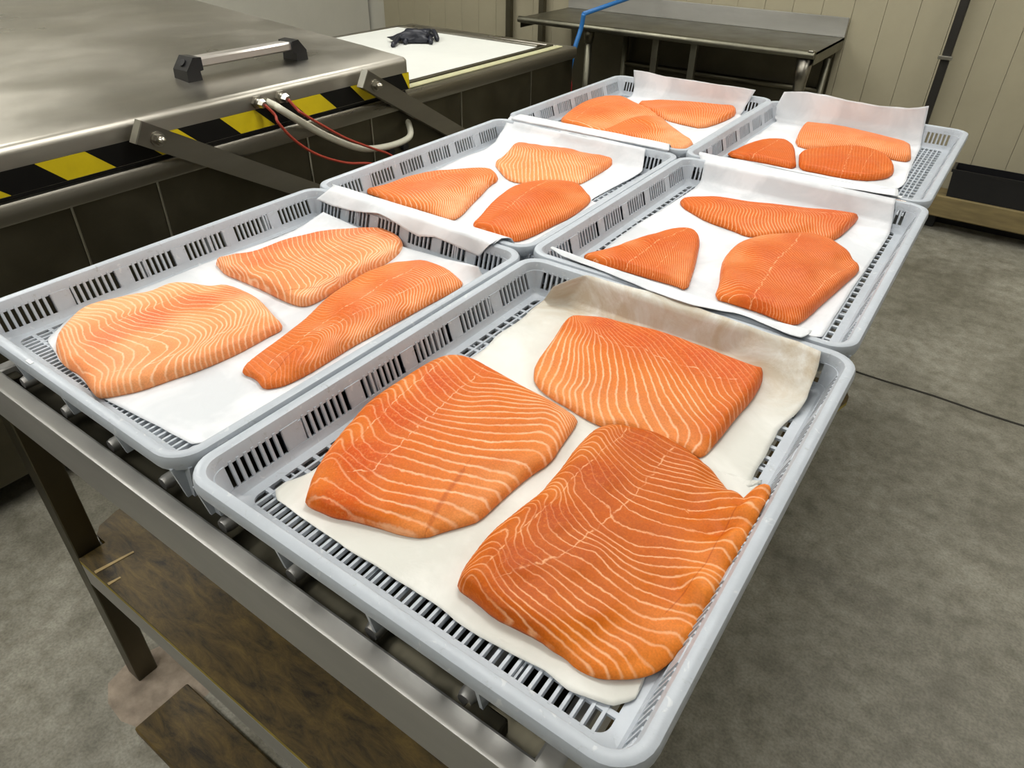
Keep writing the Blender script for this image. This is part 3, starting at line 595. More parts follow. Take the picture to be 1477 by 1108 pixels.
# foot of the back wall: black skirting, and an old timber kerb with a black crate on it at the right
struct(MB().box((-4.5, YW - .012, .001), (3.0, YW - .001, .10), .002).build('baseboard_back', M['gasket']))
kb = thing('timber_kerb', 'old olive-brown timber beam on blocks at the foot of the back wall', 'beam', (.3, 4.3, 0)); Kb = Sub(kb)
Kb(MB().box((-.33, 4.22, .085), (1.6, 4.37, .20), .006), 'beam', M['wood_pallet'])
for x in (-.25, .5, 1.3): Kb(MB().box((x, 4.29, .001), (x + .1, 4.36, .084), .004), 'block', M['gasket'])
ct = thing('black_crate', 'black plastic crate standing on the timber beam at the right', 'crate', (.0, 4.3, .201)); Ct = Sub(ct)
Ct(MB().loft([[(.05 + s_ * (.19 + w), 4.295 + u * (.065 + w * .3), z) for s_, u in ((-1, -1), (1, -1), (1, 1), (-1, 1))] for z, w in ((.2015, .0), (.33, .01), (.33, .018), (.345, .018), (.345, .004), (.215, -.006))], True, True), 'crate_body', M['black'])
# ------------------------------------------------------------------ liner papers
def paper(t, name, label, rows, m, nu=60, per=7, wr=.0012, edge=.0015, seed=0, tall=False):
    R3 = []
    for r in rows:
        P = []
        for q in r:
            if q[0] == 'L': P.append(tl(t, q[1], q[2], q[3]))
            elif q[0] == 'Y': P.append(bp(q[1], q[2], Y=q[3]))
            else: P.append(bp(q[0], q[1], ZR + (q[2] if len(q) > 2 else -.0585)))
        P = np.array(P); s = np.r_[0, np.cumsum(np.linalg.norm(np.diff(P, axis=0), axis=1))]; s /= s[-1]
        R3.append(np.array([np.interp(np.linspace(0, 1, nu), s, P[:, k]) for k in range(3)]).T)
    G = []
    for i in range(len(R3) - 1):
        a, b, c, d = R3[max(i - 1, 0)], R3[i], R3[i + 1], R3[min(i + 2, len(R3) - 1)]
        for k in range(per):
            u = k / per; cr_ = .5 * ((2 * b) + (c - a) * u + (2 * a - 5 * b + 4 * c - d) * u * u + (3 * b - a - 3 * c + d) * u ** 3); li = b * (1 - u) + c * u
            G.append(cr_ * .35 + li * .65)
    G.append(R3[-1]); G = np.array(G)
    v = []; nv = len(G)
    for i in range(nv):
        for k in range(nu):
            p = G[i, k]; e = min(i, nv - 1 - i, k * 1.0, nu - 1 - k)
            w_ = noise.noise((p[0] * 9 + seed, p[1] * 9, p[2] * 9)) * wr + noise.noise((p[0] * 28 + seed, p[1] * 28, p[2] * 20)) * wr * .5
            z = p[2] + abs(w_) + .0002
            tx, ty, ta = TR[t]; qx, qy = p[0] - tx, p[1] - ty; lx_ = math.cos(ta) * qx + math.sin(ta) * qy; ly_ = -math.sin(ta) * qx + math.cos(ta) * qy
            dz_ = z - ZR
            if tall and dz_ >= -.003 and 0 < ly_ < TL / 2 + .07:
                ly_ = min(ly_, TL / 2 - .0235 - max(0, dz_ - .02) * .1 + .004 * noise.noise((lx_ * 12, dz_ * 20, seed))) ; p = np.array([tx + math.cos(ta) * lx_ - math.sin(ta) * ly_, ty + math.sin(ta) * lx_ + math.cos(ta) * ly_, p[2]])
            if dz_ < -.003 and abs(lx_) < TW / 2 + .01 and -TL / 2 < ly_ < TL / 2 + .07:
                m_ = wi(max(dz_, -.058)) + .0055 + (max(0, -.048 - dz_) * .9)
                lx_ = max(-TW / 2 + m_, min(TW / 2 - m_, lx_)); ly_ = max(-TL / 2 + m_, min(TL / 2 - m_, ly_))
                p = np.array([tx + math.cos(ta) * lx_ - math.sin(ta) * ly_, ty + math.sin(ta) * lx_ + math.cos(ta) * ly_, p[2]])
            elif not tall and -.003 <= dz_ < .0015 and TL / 2 - .0215 < abs(ly_) < TL / 2 + .004: z = ZR + .0015
            if e == 0: 
                z += 0
            j_ = noise.noise((p[0] * 22 + seed, p[1] * 22, 5.)) * edge if e == 0 else 0
            v.append((p[0] + j_, p[1] + j_, z))
    f = [(i * nu + k, i * nu + k + 1, (i + 1) * nu + k + 1, (i + 1) * nu + k) for i in range(nv - 1) for k in range(nu - 1)]
    o = MB().add(v, f).build(name, m, None, smooth=True)
    c = tl(t, TW / 2, TL / 2, -.0585); origin_to(o, c)
    sm = o.modifiers.new('thick', 'SOLIDIFY'); sm.thickness = .0004; sm.offset = 0
    tag(o, label, 'paper', 'liner papers in the trays'); return o
PZ = -.0585
paper('D', 'liner_paper', 'off-white damp stained liner paper in the nearest tray', [
    [(402, 722), (441, 751), (495, 790), (544, 818), (595, 851), (647, 887), (691, 918), (734, 944), (780, 967), (820, 998), (880, 1020), (945, 1003)],
    [(398, 708), (420, 722), (520, 775), (620, 820), (760, 900), (860, 950), (965, 965)],
    [(412, 697), ('L', .25, .20, PZ), ('L', .575, .20, PZ)],
    [(447, 683), ('L', .3, .30, PZ), ('L', .574, .36, PZ)],
    [(560, 600), ('L', .572, .47, PZ)],
    [(683, 516), (940, 620), (1077, 704)],
    [(720, 483), (1103, 658)],
    [(752, 460), ('L', .2, .66, PZ), ('L', .4, .665, PZ), (1120, 622)],
    [(770, 445, -.058), ('L', .12, .715, -.057), ('L', .4, .715, -.057), (1146, 600, -.056)],
    [(784, 433, -.052), ('L', .13, .735, -.046), ('L', .4, .735, -.046), (1166, 574, -.044)],
    [(797, 414, -.018), (843, 397, .0035), (900, 412, .0035), (936, 421, .0035), (990, 438, .0035), (1042, 456, .0035), (1100, 478, .0035), (1154, 494, .0035), (1185, 508, .002)]], M['paper_wet'], 70, 6, .0016, .004, 3)
paper('A', 'liner_paper', 'white liner paper flat in the left front tray, one corner peaked', [
    [(84, 520), (151, 576), (277, 641)],
    [(70, 490), ('L', .3, .11, PZ), ('L', .573, .13, PZ)],
    [(101, 458), ('L', .572, .26, PZ)],
    [(187, 424), ('L', .572, .40, PZ)],
    [(280, 384), ('L', .572, .52, PZ)],
    [(370, 354), ('L', .572, .62, PZ)],
    [(424, 333, -.057), (560, 385, -.057), ('L', .574, .68, -.057)],
    [(467, 306, -.03), (513, 327, -.045), (583, 357, -.05), (644, 374, -.045), (691, 385, -.022)]], M['paper'], 60, 7, .001, .002, 11)
paper('B', 'liner_paper', 'white liner paper in the middle left tray, draped over both its ends', [
    [('Y', 456, 288, 1.008), ('Y', 481, 298, 1.008), ('Y', 514, 306, 1.008), ('Y', 546, 308, 1.008), ('Y', 560, 315, 1.008), ('Y', 585, 331, 1.008), ('Y', 603, 342, 1.008), ('Y', 626, 342, 1.008), ('Y', 647, 351, 1.008), ('Y', 691, 371, 1.008), ('Y', 704, 355, 1.013), ('Y', 716, 347, 1.022)],
    [(474, 274, .004), (712, 352, .004)],
    [(480, 268, .006), (724, 344, .006)],
    [('L', .045, .022, .004), ('L', .565, .022, .004)],
    [('L', .055, .040, -.03), ('L', .572, .040, -.03)],
    [('L', .07, .055, PZ), ('L', .573, .055, PZ)],
    [('L', .10, .25, PZ), ('L', .572, .25, PZ)],
    [(626, 248, PZ), ('L', .572, .43, PZ)],
    [(668, 227, PZ), (853, 289, PZ)],
    [(697, 217, -.054), (800, 235, -.057), (898, 264, -.057)],
    [(714, 205, -.044), (820, 225, -.05), (926, 247, -.05)],
    [(737, 168, .004), (826, 190, .002), (931, 215, .001)]], M['paper'], 60, 6, .0015, .002, 23)
paper('C', 'liner_paper', 'white liner paper in the far left tray, standing up at the back', [
    [('Y', 748, 187, 1.805), ('Y', 790, 190, 1.805), ('Y', 826, 196, 1.805), ('Y', 845, 199, 1.805), ('Y', 880, 207, 1.805), ('Y', 939, 216, 1.805), ('Y', 955, 224, 1.805)],
    [(737, 171, .006), (965, 217, .006)],
    [('L', .05, .018, .006), ('L', .555, .018, .006)],
    [('L', .06, .040, -.03), ('L', .565, .040, -.03)],
    [('L', .09, .055, PZ), ('L', .572, .055, PZ)],
    [('L', .10, .35, PZ), ('L', .573, .35, PZ)],
    [('L', .08, .55, PZ), ('L', .573, .60, PZ)],
    [(888, 150, PZ), (1068, 165, PZ)],
    [('L', .098, .700, -.057), ('L', .524, .720, -.057)],
    [('L', .090, .728, -.030), ('L', .530, .731, -.030)],
    [('Y', 914, 101, 2.558), ('Y', 935, 104, 2.558), ('Y', 960, 111, 2.558), ('Y', 999, 116, 2.558), ('Y', 1030, 121, 2.558), ('Y', 1060, 125, 2.558), ('Y', 1090, 130, 2.558)]], M['paper'], 50, 9, .002, .002, 37, True)
paper('E', 'liner_paper', 'white liner paper in the middle right tray, edge over its front rim', [
    [(793, 358, .004), (810, 370, .003), (874, 393, .003), (935, 419, .0055), (1000, 441, .0055), (1044, 450, .0055), (1062, 452, .0055), (1085, 460, .006), (1134, 482, .006), (1156, 488, .006), (1169, 481, .005)],
    [(797, 356, .007), (846, 375, .007), (1000, 426, .008), (1051, 442, .008), (1103, 460, .008), (1171, 477, .005)],
    [('L', .07, .032, -.012), ('L', .54, .032, -.012)],
    [('L', .09, .055, PZ), (1186, 486, PZ)],
    [(874, 357, PZ), (1206, 455, PZ)],
    [(913, 328, PZ), (1231, 414, PZ)],
    [(955, 302, PZ), (1257, 378, PZ)],
    [(986, 282, PZ), (1279, 345, PZ)],
    [('L', .074, .690, -.058), ('L', .554, .695, -.058)],
    [('L', .076, .722, -.048), ('L', .550, .724, -.048)],
    [('L', .074, .736, -.015), ('L', .543, .737, -.015)],
    [('L', .072, .745, .003), ('L', .538, .750, .003)]], M['paper'], 60, 6, .0012, .0015, 41)
paper('F', 'liner_paper', 'white liner paper in the far right tray, standing tall at the back', [
    [('Y', 1012, 238, 1.790), ('Y', 1100, 254, 1.790), ('Y', 1200, 268, 1.790), ('Y', 1295, 284, 1.790)],
    [(1008, 223, .006), (1150, 246, .006), (1294, 273, .006)],
    [('L', .045, .018, .006), ('L', .50, .018, .006)],
    [('L', .065, .040, -.03), ('L', .49, .040, -.03)],
    [('L', .085, .055, PZ), (1303, 268, PZ)],
    [('L', .075, .28, PZ), (1312, 247, PZ)],
    [(1077, 200, PZ), (1322, 225, PZ)],
    [(1098, 180, PZ), ('L', .503, .690, PZ)],
    [('L', .018, .718, -.057), ('L', .500, .718, -.057)],
    [('L', .025, .731, -.030), ('L', .494, .731, -.030)],
    [('Y', 1131, 133, 2.545), ('Y', 1165, 133, 2.545), ('Y', 1190, 137, 2.545), ('Y', 1219, 144, 2.545), ('Y', 1244, 148, 2.545), ('Y', 1268, 153, 2.545), ('Y', 1309, 157, 2.545), ('Y', 1340, 153, 2.545)]], M['paper'], 50, 9, .0025, .0015, 53, True)

# ------------------------------------------------------------------ salmon fillets
def rbf(P, n):
    P = np.array(P); n = np.array(n, float); N = len(P)
    def ker(d): return np.where(d > 1e-9, d * d * np.log(d + 1e-12), 0)
    D = np.linalg.norm(P[:, None] - P[None], axis=2); A = np.zeros((N + 3, N + 3)); A[:N, :N] = ker(D) + np.eye(N) * 2e-5; A[:N, N] = 1; A[:N, N + 1:] = P; A[N, :N] = 1; A[N + 1:, :N] = P.T
    w = np.linalg.solve(A, np.r_[n, 0, 0, 0])
    def f(Q):
        D = np.linalg.norm(Q[:, None] - P[None], axis=2); return ker(D) @ w[:N] + w[N] + Q @ w[N + 1:]
    return f
def cr(ox, oy, s): return lambda pts: [(ox + a / s, oy + b / s) for a, b in pts]
def fillet(t, label, outline, ctrl, lines, m, res=.004, r=.024, base=-.0572, wave=.0012, seams=(), bruise=()):
    zb = ZR + base; C_ = np.array([(c[0], c[1]) for c in ctrl], float); V_ = np.array([c[2:] for c in ctrl], float)
    CW = np.array([bp(x, y, zb + .01)[:2] for x, y in C_])
    def vals(Q):
        d = np.linalg.norm(Q[:, None] - CW[None], axis=2) + 1e-4; w = d ** -3.0; w /= w.sum(1, keepdims=True); return w @ V_
    O = np.array([bp(x, y, zb + .01)[:2] for x, y in outline]); ar = np.sum(O[:, 0] * np.roll(O[:, 1], -1) - O[:, 1] * np.roll(O[:, 0], -1))
    tang = np.roll(O, -1, 0) - np.roll(O, 1, 0); nr = np.c_[tang[:, 1], -tang[:, 0]] * (1 if ar > 0 else -1); nr /= np.linalg.norm(nr, axis=1)[:, None] + 1e-9
    cdr = (CAM[:2] - O); cdr /= np.linalg.norm(cdr, axis=1)[:, None]; face = np.sum(nr * cdr, 1); vv = vals(O)
    O = np.array([bp(x, y, zb + v[3] + v[2] * .78 * (.5 - .5 * fc))[:2] for (x, y), v, fc in zip(outline, vv, face)])
    if ar < 0: O = O[::-1]
    for _ in range(1):
        A_ = O * .75 + np.roll(O, -1, 0) * .25; B_ = O * .25 + np.roll(O, -1, 0) * .75; O = np.stack([A_, B_], 1).reshape(-1, 2)
    s = np.r_[0, np.cumsum(np.linalg.norm(np.roll(O, -1, 0) - O, axis=1))]; nb = int(s[-1] / (res * .9)); u = np.linspace(0, s[-1], nb, endpoint=False); Oc = np.r_[O, O[:1]]
    O = np.c_[np.interp(u, s, Oc[:, 0]), np.interp(u, s, Oc[:, 1])]
    x0, y0 = O.min(0); x1, y1 = O.max(0); gx, gy = np.meshgrid(np.arange(x0, x1, res), np.arange(y0, y1, res * .87)); gx = gx + (np.arange(gx.shape[0])[:, None] % 2) * res / 2
    Q = np.c_[gx.ravel(), gy.ravel()]
    def pdist(Q):
        A_, B_ = O, np.roll(O, -1, 0); out = np.full(len(Q), 9.); ins = np.zeros(len(Q), bool)
        for a, b in zip(A_, B_):
            ab = b - a; h = np.clip(((Q - a) @ ab) / (ab @ ab + 1e-12), 0, 1); out = np.minimum(out, np.hypot(*(Q - a - h[:, None] * ab).T))
            c = (a[1] > Q[:, 1]) != (b[1] > Q[:, 1])
            with np.errstate(divide='ignore', invalid='ignore'): xi = (b[0] - a[0]) * (Q[:, 1] - a[1]) / (b[1] - a[1]) + a[0]
            ins ^= c & (Q[:, 0] < xi)
        return out, ins
    d, ins = pdist(Q); k = ins & (d > res * .55); Q = Q[k]; d = d[k]
    pts = [Vector(p) for p in O] + [Vector(p) for p in Q]
    ov, oe, of, _, _, _ = delaunay_2d_cdt(pts, [], [list(range(len(O)))], 1, 1e-7)
    Vp = np.array([(p.x, p.y) for p in ov]); dd, _ = pdist(Vp); dd[:len(O)] = 0
    vl = vals(Vp); tone, ls, T, lift = vl.T
    e = T * .5; q = np.clip(dd / r, 0, 1); h = e + (T - e) * (1 - (1 - q) ** 2.6) ** .6
    def sdist(lst):
        best = np.full(len(Vp), 99.)
        for w_, pl_ in lst:
            W3 = np.array([bp(x, y, zb + .016)[:2] for x, y in pl_])
            for a, b in zip(W3[:-1], W3[1:]):
                ab = b - a; u_ = np.clip(((Vp - a) @ ab) / (ab @ ab), 0, 1); dv = Vp - a - u_[:, None] * ab; d_ = np.hypot(*dv.T) / (w_ * .001)
                sg = np.sign(ab[0] * dv[:, 1] - ab[1] * dv[:, 0]); best = np.where(d_ < np.abs(best), d_ * np.where(sg == 0, 1, sg), best)
        return best
    sea, bru = sdist(seams), sdist(bruise)
    wv = np.array([noise.noise((p[0] * 16, p[1] * 16, 1.7)) + .5 * noise.noise((p[0] * 45, p[1] * 45, 4.)) for p in Vp]) * wave * q
    f_ = None
    LP, LN = [], []
    for n_, pl_ in lines:
        W3 = np.array([bp(x, y, zb + .014)[:2] for x, y in pl_])
        for i in range(len(W3)):
            LP.append(W3[i]); LN.append(n_)
            if i < len(W3) - 1: LP.append((W3[i] + W3[i + 1]) / 2); LN.append(n_)
    if m in (M['sal_B'], M['sal_E']): LN = [q_ * 1.3 for q_ in LN]
    f_ = rbf(LP, LN); ph = f_(Vp)
    g_ = np.hypot(f_(Vp + [.002, 0]) - f_(Vp - [.002, 0]), f_(Vp + [0, .002]) - f_(Vp - [0, .002])); wm = np.clip((g_ / np.median(g_)) ** .85, .22, 1.7)
    z = zb + lift + h + wv
    nO = len(O); verts = [(a, b, c) for (a, b), c in zip(Vp, z)]; N0 = len(verts)
    ctr = O.mean(0); faces = [tuple(f) for f in of]
    # side skirt: bulging middle ring, then the foot on the paper
    nrm2 = np.roll(O, -1, 0) - np.roll(O, 1, 0); nrm2 = np.c_[nrm2[:, 1], -nrm2[:, 0]]; nrm2 /= np.linalg.norm(nrm2, axis=1)[:, None] + 1e-9
    att = [list(ph), list(tone), list(ls), list(sea), list(bru), list(wm)]
    for fz, off in ((.5, .0016), (0.0, .0002)):
        for i in range(nO):
            verts.append((O[i, 0] + nrm2[i, 0] * off, O[i, 1] + nrm2[i, 1] * off, zb + lift[i] + e[i] * fz))
            att[0].append(ph[i]); att[1].append(tone[i]); att[2].append(ls[i] * .7); att[3].append(sea[i]); att[4].append(bru[i]); att[5].append(wm[i])
    for i in range(nO):
        j = (i + 1) % nO; faces.append((i, N0 + i, N0 + j, j)); faces.append((N0 + i, N0 + nO + i, N0 + nO + j, N0 + j))
    faces.append(tuple(N0 + nO + i for i in range(nO))[::-1])
    me = bpy.data.meshes.new('salmon_fillet'); me.from_pydata(verts, [], faces); me.update()
    bm = bmesh.new(); bm.from_mesh(me); bmesh.ops.recalc_face_normals(bm, faces=bm.faces); bm.to_mesh(me); bm.free()
    me.polygons.foreach_set('use_smooth', [True] * len(me.polygons))
    for nm, va in zip(('phase', 'tone', 'ls', 'seam', 'bruise', 'wm'), att):
        a_ = me.attributes.new(nm, 'FLOAT', 'POINT'); a_.data.foreach_set('value', np.array(va, 'f'))
    me.materials.append(m); o = bpy.data.objects.new('salmon_fillet', me); COL.objects.link(o)
    origin_to(o, (ctr[0], ctr[1], zb)); tag(o, label, 'salmon fillet', 'raw salmon fillets in the trays'); return o

k1 = cr(440, 500, 3.6925)
fillet('D', 'raw salmon fillet at the left of the nearest tray, with a dark bruise streak',
    [(441, 719), (451, 685), (469, 654), (490, 626), (511, 603), (523, 587), (544, 569), (575, 549), (603, 531), (624, 518), (644, 510), (662, 510), (686, 517), (709, 531), (742, 549), (778, 568), (815, 588), (833, 603), (829, 615), (810, 641), (794, 667), (763, 687), (738, 708), (715, 729), (691, 752), (673, 759), (640, 768), (613, 778), (580, 773), (544, 761), (503, 750), (482, 747), (462, 737), (449, 731), (442, 724)],
    [(460, 700, .5, .5, .024, 0), (510, 630, .55, .6, .026, 0), (580, 560, .6, .7, .026, 0), (650, 515, .6, .7, .022, 0), (520, 670, .0, .35, .026, 0), (570, 610, .0, .4, .026, 0), (630, 560, .05, .4, .025, 0), (690, 525, .2, .4, .02, 0), (490, 730, .1, .5, .022, 0),
     (620, 650, .42, .8, .023, 0), (700, 600, .45, .8, .022, 0), (760, 580, .5, .8, .019, 0), (700, 660, .5, 1, .021, 0), (580, 720, .35, .9, .02, 0), (640, 720, .6, 1, .018, 0), (730, 700, .8, 1, .015, 0), (800, 640, .75, 1, .014, 0), (825, 605, .7, .9, .013, 0), (600, 770, .8, .6, .012, 0), (670, 755, .9, .8, .012, 0)],
    [(-1, k1([(15, 850), (80, 860), (150, 890), (230, 925), (420, 975), (600, 1020)])),
     (1, k1([(25, 740), (80, 660), (130, 640), (160, 720), (250, 790), (330, 840), (450, 875), (600, 905), (720, 950)])),
     (4, k1([(90, 600), (170, 520), (215, 500), (235, 590), (310, 650), (380, 685), (500, 720), (640, 745), (800, 765), (900, 782), (980, 790), (1010, 830)])),
     (5, k1([(120, 560), (205, 470), (255, 460), (275, 540), (350, 630), (470, 640), (600, 670), (760, 708), (960, 745), (1040, 755), (1075, 800)])),
     (8, k1([(220, 420), (310, 340), (380, 330), (400, 410), (470, 480), (560, 505), (700, 550), (850, 580), (1000, 600), (1130, 600), (1235, 600), (1245, 650)])),
     (10, k1([(290, 340), (380, 270), (450, 270), (470, 340), (540, 400), (620, 440), (760, 475), (900, 500), (1000, 510), (1150, 500), (1250, 490), (1310, 510), (1325, 560)])),
     (13, k1([(380, 250), (470, 190), (550, 190), (560, 245), (620, 320), (700, 375), (850, 385), (1000, 390), (1150, 385), (1280, 375), (1350, 400), (1375, 450)])),
     (16, k1([(490, 160), (580, 110), (650, 120), (665, 165), (720, 230), (800, 295), (900, 305), (1000, 300), (1150, 310), (1300, 320), (1370, 345), (1410, 410)])),
     (20, k1([(600, 90), (690, 50), (760, 50), (790, 90), (850, 150), (910, 205), (1000, 205), (1150, 225), (1260, 260), (1370, 310), (1440, 370)]))],
    M['sal_D'], .0032, seams=[(1.6, k1([(200, 610), (310, 490), (400, 400), (480, 320), (570, 235), (650, 170), (775, 45)])), (1.7, k1([(240, 690), (355, 685), (445, 600), (490, 565), (550, 500), (612, 440), (680, 385), (745, 325), (775, 290), (830, 240), (885, 200), (950, 120)]))], bruise=[(4.5, k1([(840, 670), (760, 780), (660, 940)]))])
k2 = cr(760, 440, 4.1028)
fillet('D', 'raw salmon fillet at the back of the nearest tray with bold upright fat lines',
    [(771, 541), (773, 525), (789, 502), (802, 484), (815, 463), (827, 454), (851, 456), (894, 463), (946, 476), (997, 493), (1049, 514), (1090, 529), (1101, 534), (1098, 551), (1085, 574), (1064, 597), (1044, 623), (1026, 646), (1014, 659), (1003, 660), (975, 645), (940, 630), (900, 620), (875, 618), (861, 613), (838, 601), (817, 587), (802, 579), (781, 564), (772, 551)],
    [(780, 540, .85, 1, .012, 0), (800, 500, .7, 1, .018, 0), (825, 465, .3, .4, .022, 0), (800, 575, .9, 1, .011, 0), (860, 600, .85, 1, .011, 0), (870, 475, .0, .3, .026, 0), (930, 500, .05, .3, .027, 0), (1000, 520, .05, .3, .028, 0), (1070, 545, .1, .3, .028, 0), (900, 470, .25, .4, .024, 0), (1000, 500, .3, .5, .025, 0),
     (860, 540, .6, 1, .02, 0), (930, 560, .62, 1, .021, 0), (990, 590, .6, 1, .022, 0), (900, 600, .8, 1, .013, 0), (950, 625, .75, 1, .008, 0), (1005, 655, .7, 1, .009, 0), (1050, 600, .35, .8, .024, 0), (1090, 550, .15, .2, .027, 0), (1040, 620, .3, .4, .02, 0)],
    [(0, k2([(230, 120), (160, 240), (110, 340), (70, 430), (60, 470)])),
     (3, k2([(290, 90), (300, 150), (265, 260), (255, 340), (225, 440), (190, 490), (200, 560)])),
     (6, k2([(320, 90), (375, 180), (340, 260), (345, 370), (345, 460), (300, 510), (310, 570), (320, 630)])),
     (10, k2([(330, 90), (400, 150), (480, 250), (500, 370), (510, 440), (490, 520), (500, 600), (540, 670)])),
     (13, k2([(370, 90), (480, 170), (600, 300), (630, 390), (665, 500), (690, 600), (740, 680), (800, 760)])),
     (16.5, k2([(450, 100), (600, 200), (690, 270), (750, 340), (800, 430), (850, 530), (920, 640), (1000, 720), (1025, 790), (970, 850)])),
     (19.5, k2([(620, 140), (760, 240), (880, 390), (940, 470), (1000, 560), (1060, 650), (1150, 740)])),
     (22, k2([(800, 190), (940, 310), (1060, 460), (1100, 550), (1190, 640)])),
     (26, k2([(1000, 250), (1150, 380), (1240, 480), (1270, 540)]))],
    M['sal_D'], .0032, .016, seams=[(1.5, k2([(400, 180), (440, 210), (520, 250), (600, 275), (690, 290), (760, 325), (830, 350), (880, 380), (990, 400), (1080, 455), (1240, 470)]))])
k3 = cr(640, 600, 4.1028); k4 = cr(780, 730, 4.1028)
fillet('D', 'largest raw salmon fillet at the nearest tray, belly flap folded up the tray wall',
    [(661, 840), (668, 819), (684, 796), (707, 767), (735, 744), (758, 726), (779, 711), (792, 695), (810, 675), (828, 649), (846, 628), (859, 617), (879, 610), (908, 612), (936, 618), (962, 628), (982, 639), (1005, 657), (1038, 683), (1072, 709), (1087, 701), (1108, 701), (1112, 709), (1099, 730), (1076, 779), (1055, 813), (1037, 846), (1024, 869), (1011, 892), (996, 918), (978, 941), (955, 964), (934, 975), (909, 980), (878, 981), (855, 977), (831, 965), (816, 950), (795, 938), (780, 925), (740, 905), (714, 892), (686, 867), (663, 850)],
    [(680, 830, .4, .6, .026, 0), (730, 770, .55, .8, .028, 0), (790, 720, .6, .8, .028, 0), (840, 660, .6, .8, .026, .004), (880, 622, .55, .7, .018, .014), (940, 628, .15, .3, .016, .014), (990, 650, .2, .4, .014, .012), (740, 820, .05, .25, .03, 0), (800, 760, .0, .3, .031, 0), (860, 700, .0, .25, .03, .001), (920, 650, .05, .3, .022, .008), (700, 870, .15, .5, .026, 0),
     (830, 800, .22, .95, .027, 0), (900, 740, .25, .95, .026, 0), (970, 690, .3, .95, .022, .002), (760, 880, .25, .95, .024, 0), (850, 880, .35, 1, .022, 0), (930, 800, .3, .95, .022, 0), (1000, 740, .35, .9, .018, .002), (1040, 700, .4, .9, .013, .003), (960, 860, .45, .9, .017, .002), (1030, 780, .45, .7, .014, .01), (1060, 740, .5, .8, .012, .016),
     (900, 930, .7, 1, .013, .002), (980, 900, .8, 1, .011, .008), (850, 950, .75, .9, .011, 0), (920, 970, 1, .6, .008, .003), (1055, 800, .9, 1, .009, .036), (1095, 720, .95, 1, .008, .045), (1020, 865, .95, 1, .009, .028), (990, 920, 1, .8, .008, .014), (1080, 760, .95, 1, .008, .044)],
    [(-8, k3([(110, 1000), (160, 960), (200, 980), (260, 1070)]) + k4([(0, 800), (100, 880)])),
     (-5, k3([(120, 940), (230, 860), (300, 860), (330, 960), (400, 1060)]) + k4([(0, 660), (200, 780), (400, 930), (440, 1000)])),
     (-2, k3([(200, 790), (380, 680), (430, 680), (380, 800), (420, 900), (500, 950), (574, 973)]) + k4([(130, 540), (250, 640), (340, 690), (400, 740), (540, 800), (620, 875), (700, 890), (720, 950)])),
     (0, k3([(300, 680), (470, 570), (530, 590), (460, 710), (500, 830), (600, 900), (680, 940)]) + k4([(120, 420), (250, 500), (400, 590), (570, 700), (700, 740), (830, 715), (860, 790)])),
     (3, k3([(420, 570), (560, 490), (650, 500), (600, 580), (640, 700), (720, 770), (774, 803)]) + k4([(330, 310), (430, 400), (570, 490), (700, 530), (830, 590), (930, 530), (965, 620)])),
     (7, k3([(540, 450), (650, 400), (740, 420), (740, 500), (800, 590), (894, 703)]) + k4([(420, 230), (560, 300), (700, 310), (850, 340), (960, 390), (1020, 350), (1060, 420)])),
     (9, k3([(620, 390), (730, 330), (820, 350), (830, 420), (900, 500), (1000, 560), (1040, 640)]) + k4([(600, 150), (720, 190), (900, 240), (1030, 270), (1090, 240), (1140, 320)])),
     (12, k3([(690, 320), (780, 230), (880, 230), (930, 290), (1000, 380), (1100, 480), (1274, 533)]) + k4([(700, 0), (900, 30), (1110, 45), (1190, 30), (1230, 100)])),
     (16, k3([(760, 220), (860, 130), (960, 130), (1000, 200), (1090, 280), (1200, 350), (1330, 380), (1477, 410), (1700, 440)])),
     (20, k3([(830, 120), (920, 70), (1050, 80), (1060, 150), (1180, 200), (1320, 270), (1477, 310), (1600, 350)]))],
    M['sal_D3'], .0032, .022, seams=[(1.5, k3([(240, 930), (400, 770), (520, 660), (660, 540), (740, 430), (800, 370), (880, 310), (960, 230), (1060, 150), (1110, 70)])), (1.7, k3([(390, 970), (680, 870), (790, 790), (890, 710), (950, 660), (1040, 580), (1130, 500), (1170, 450), (1230, 370), (1300, 270), (1380, 190)]))], bruise=[(1.1, k4([(740, 640), (860, 520), (960, 400), (1060, 210), (1150, 60)]))])  # bruise mask here paints shade into the crease of the folded flap
k5 = cr(100, 390, 4.6156)
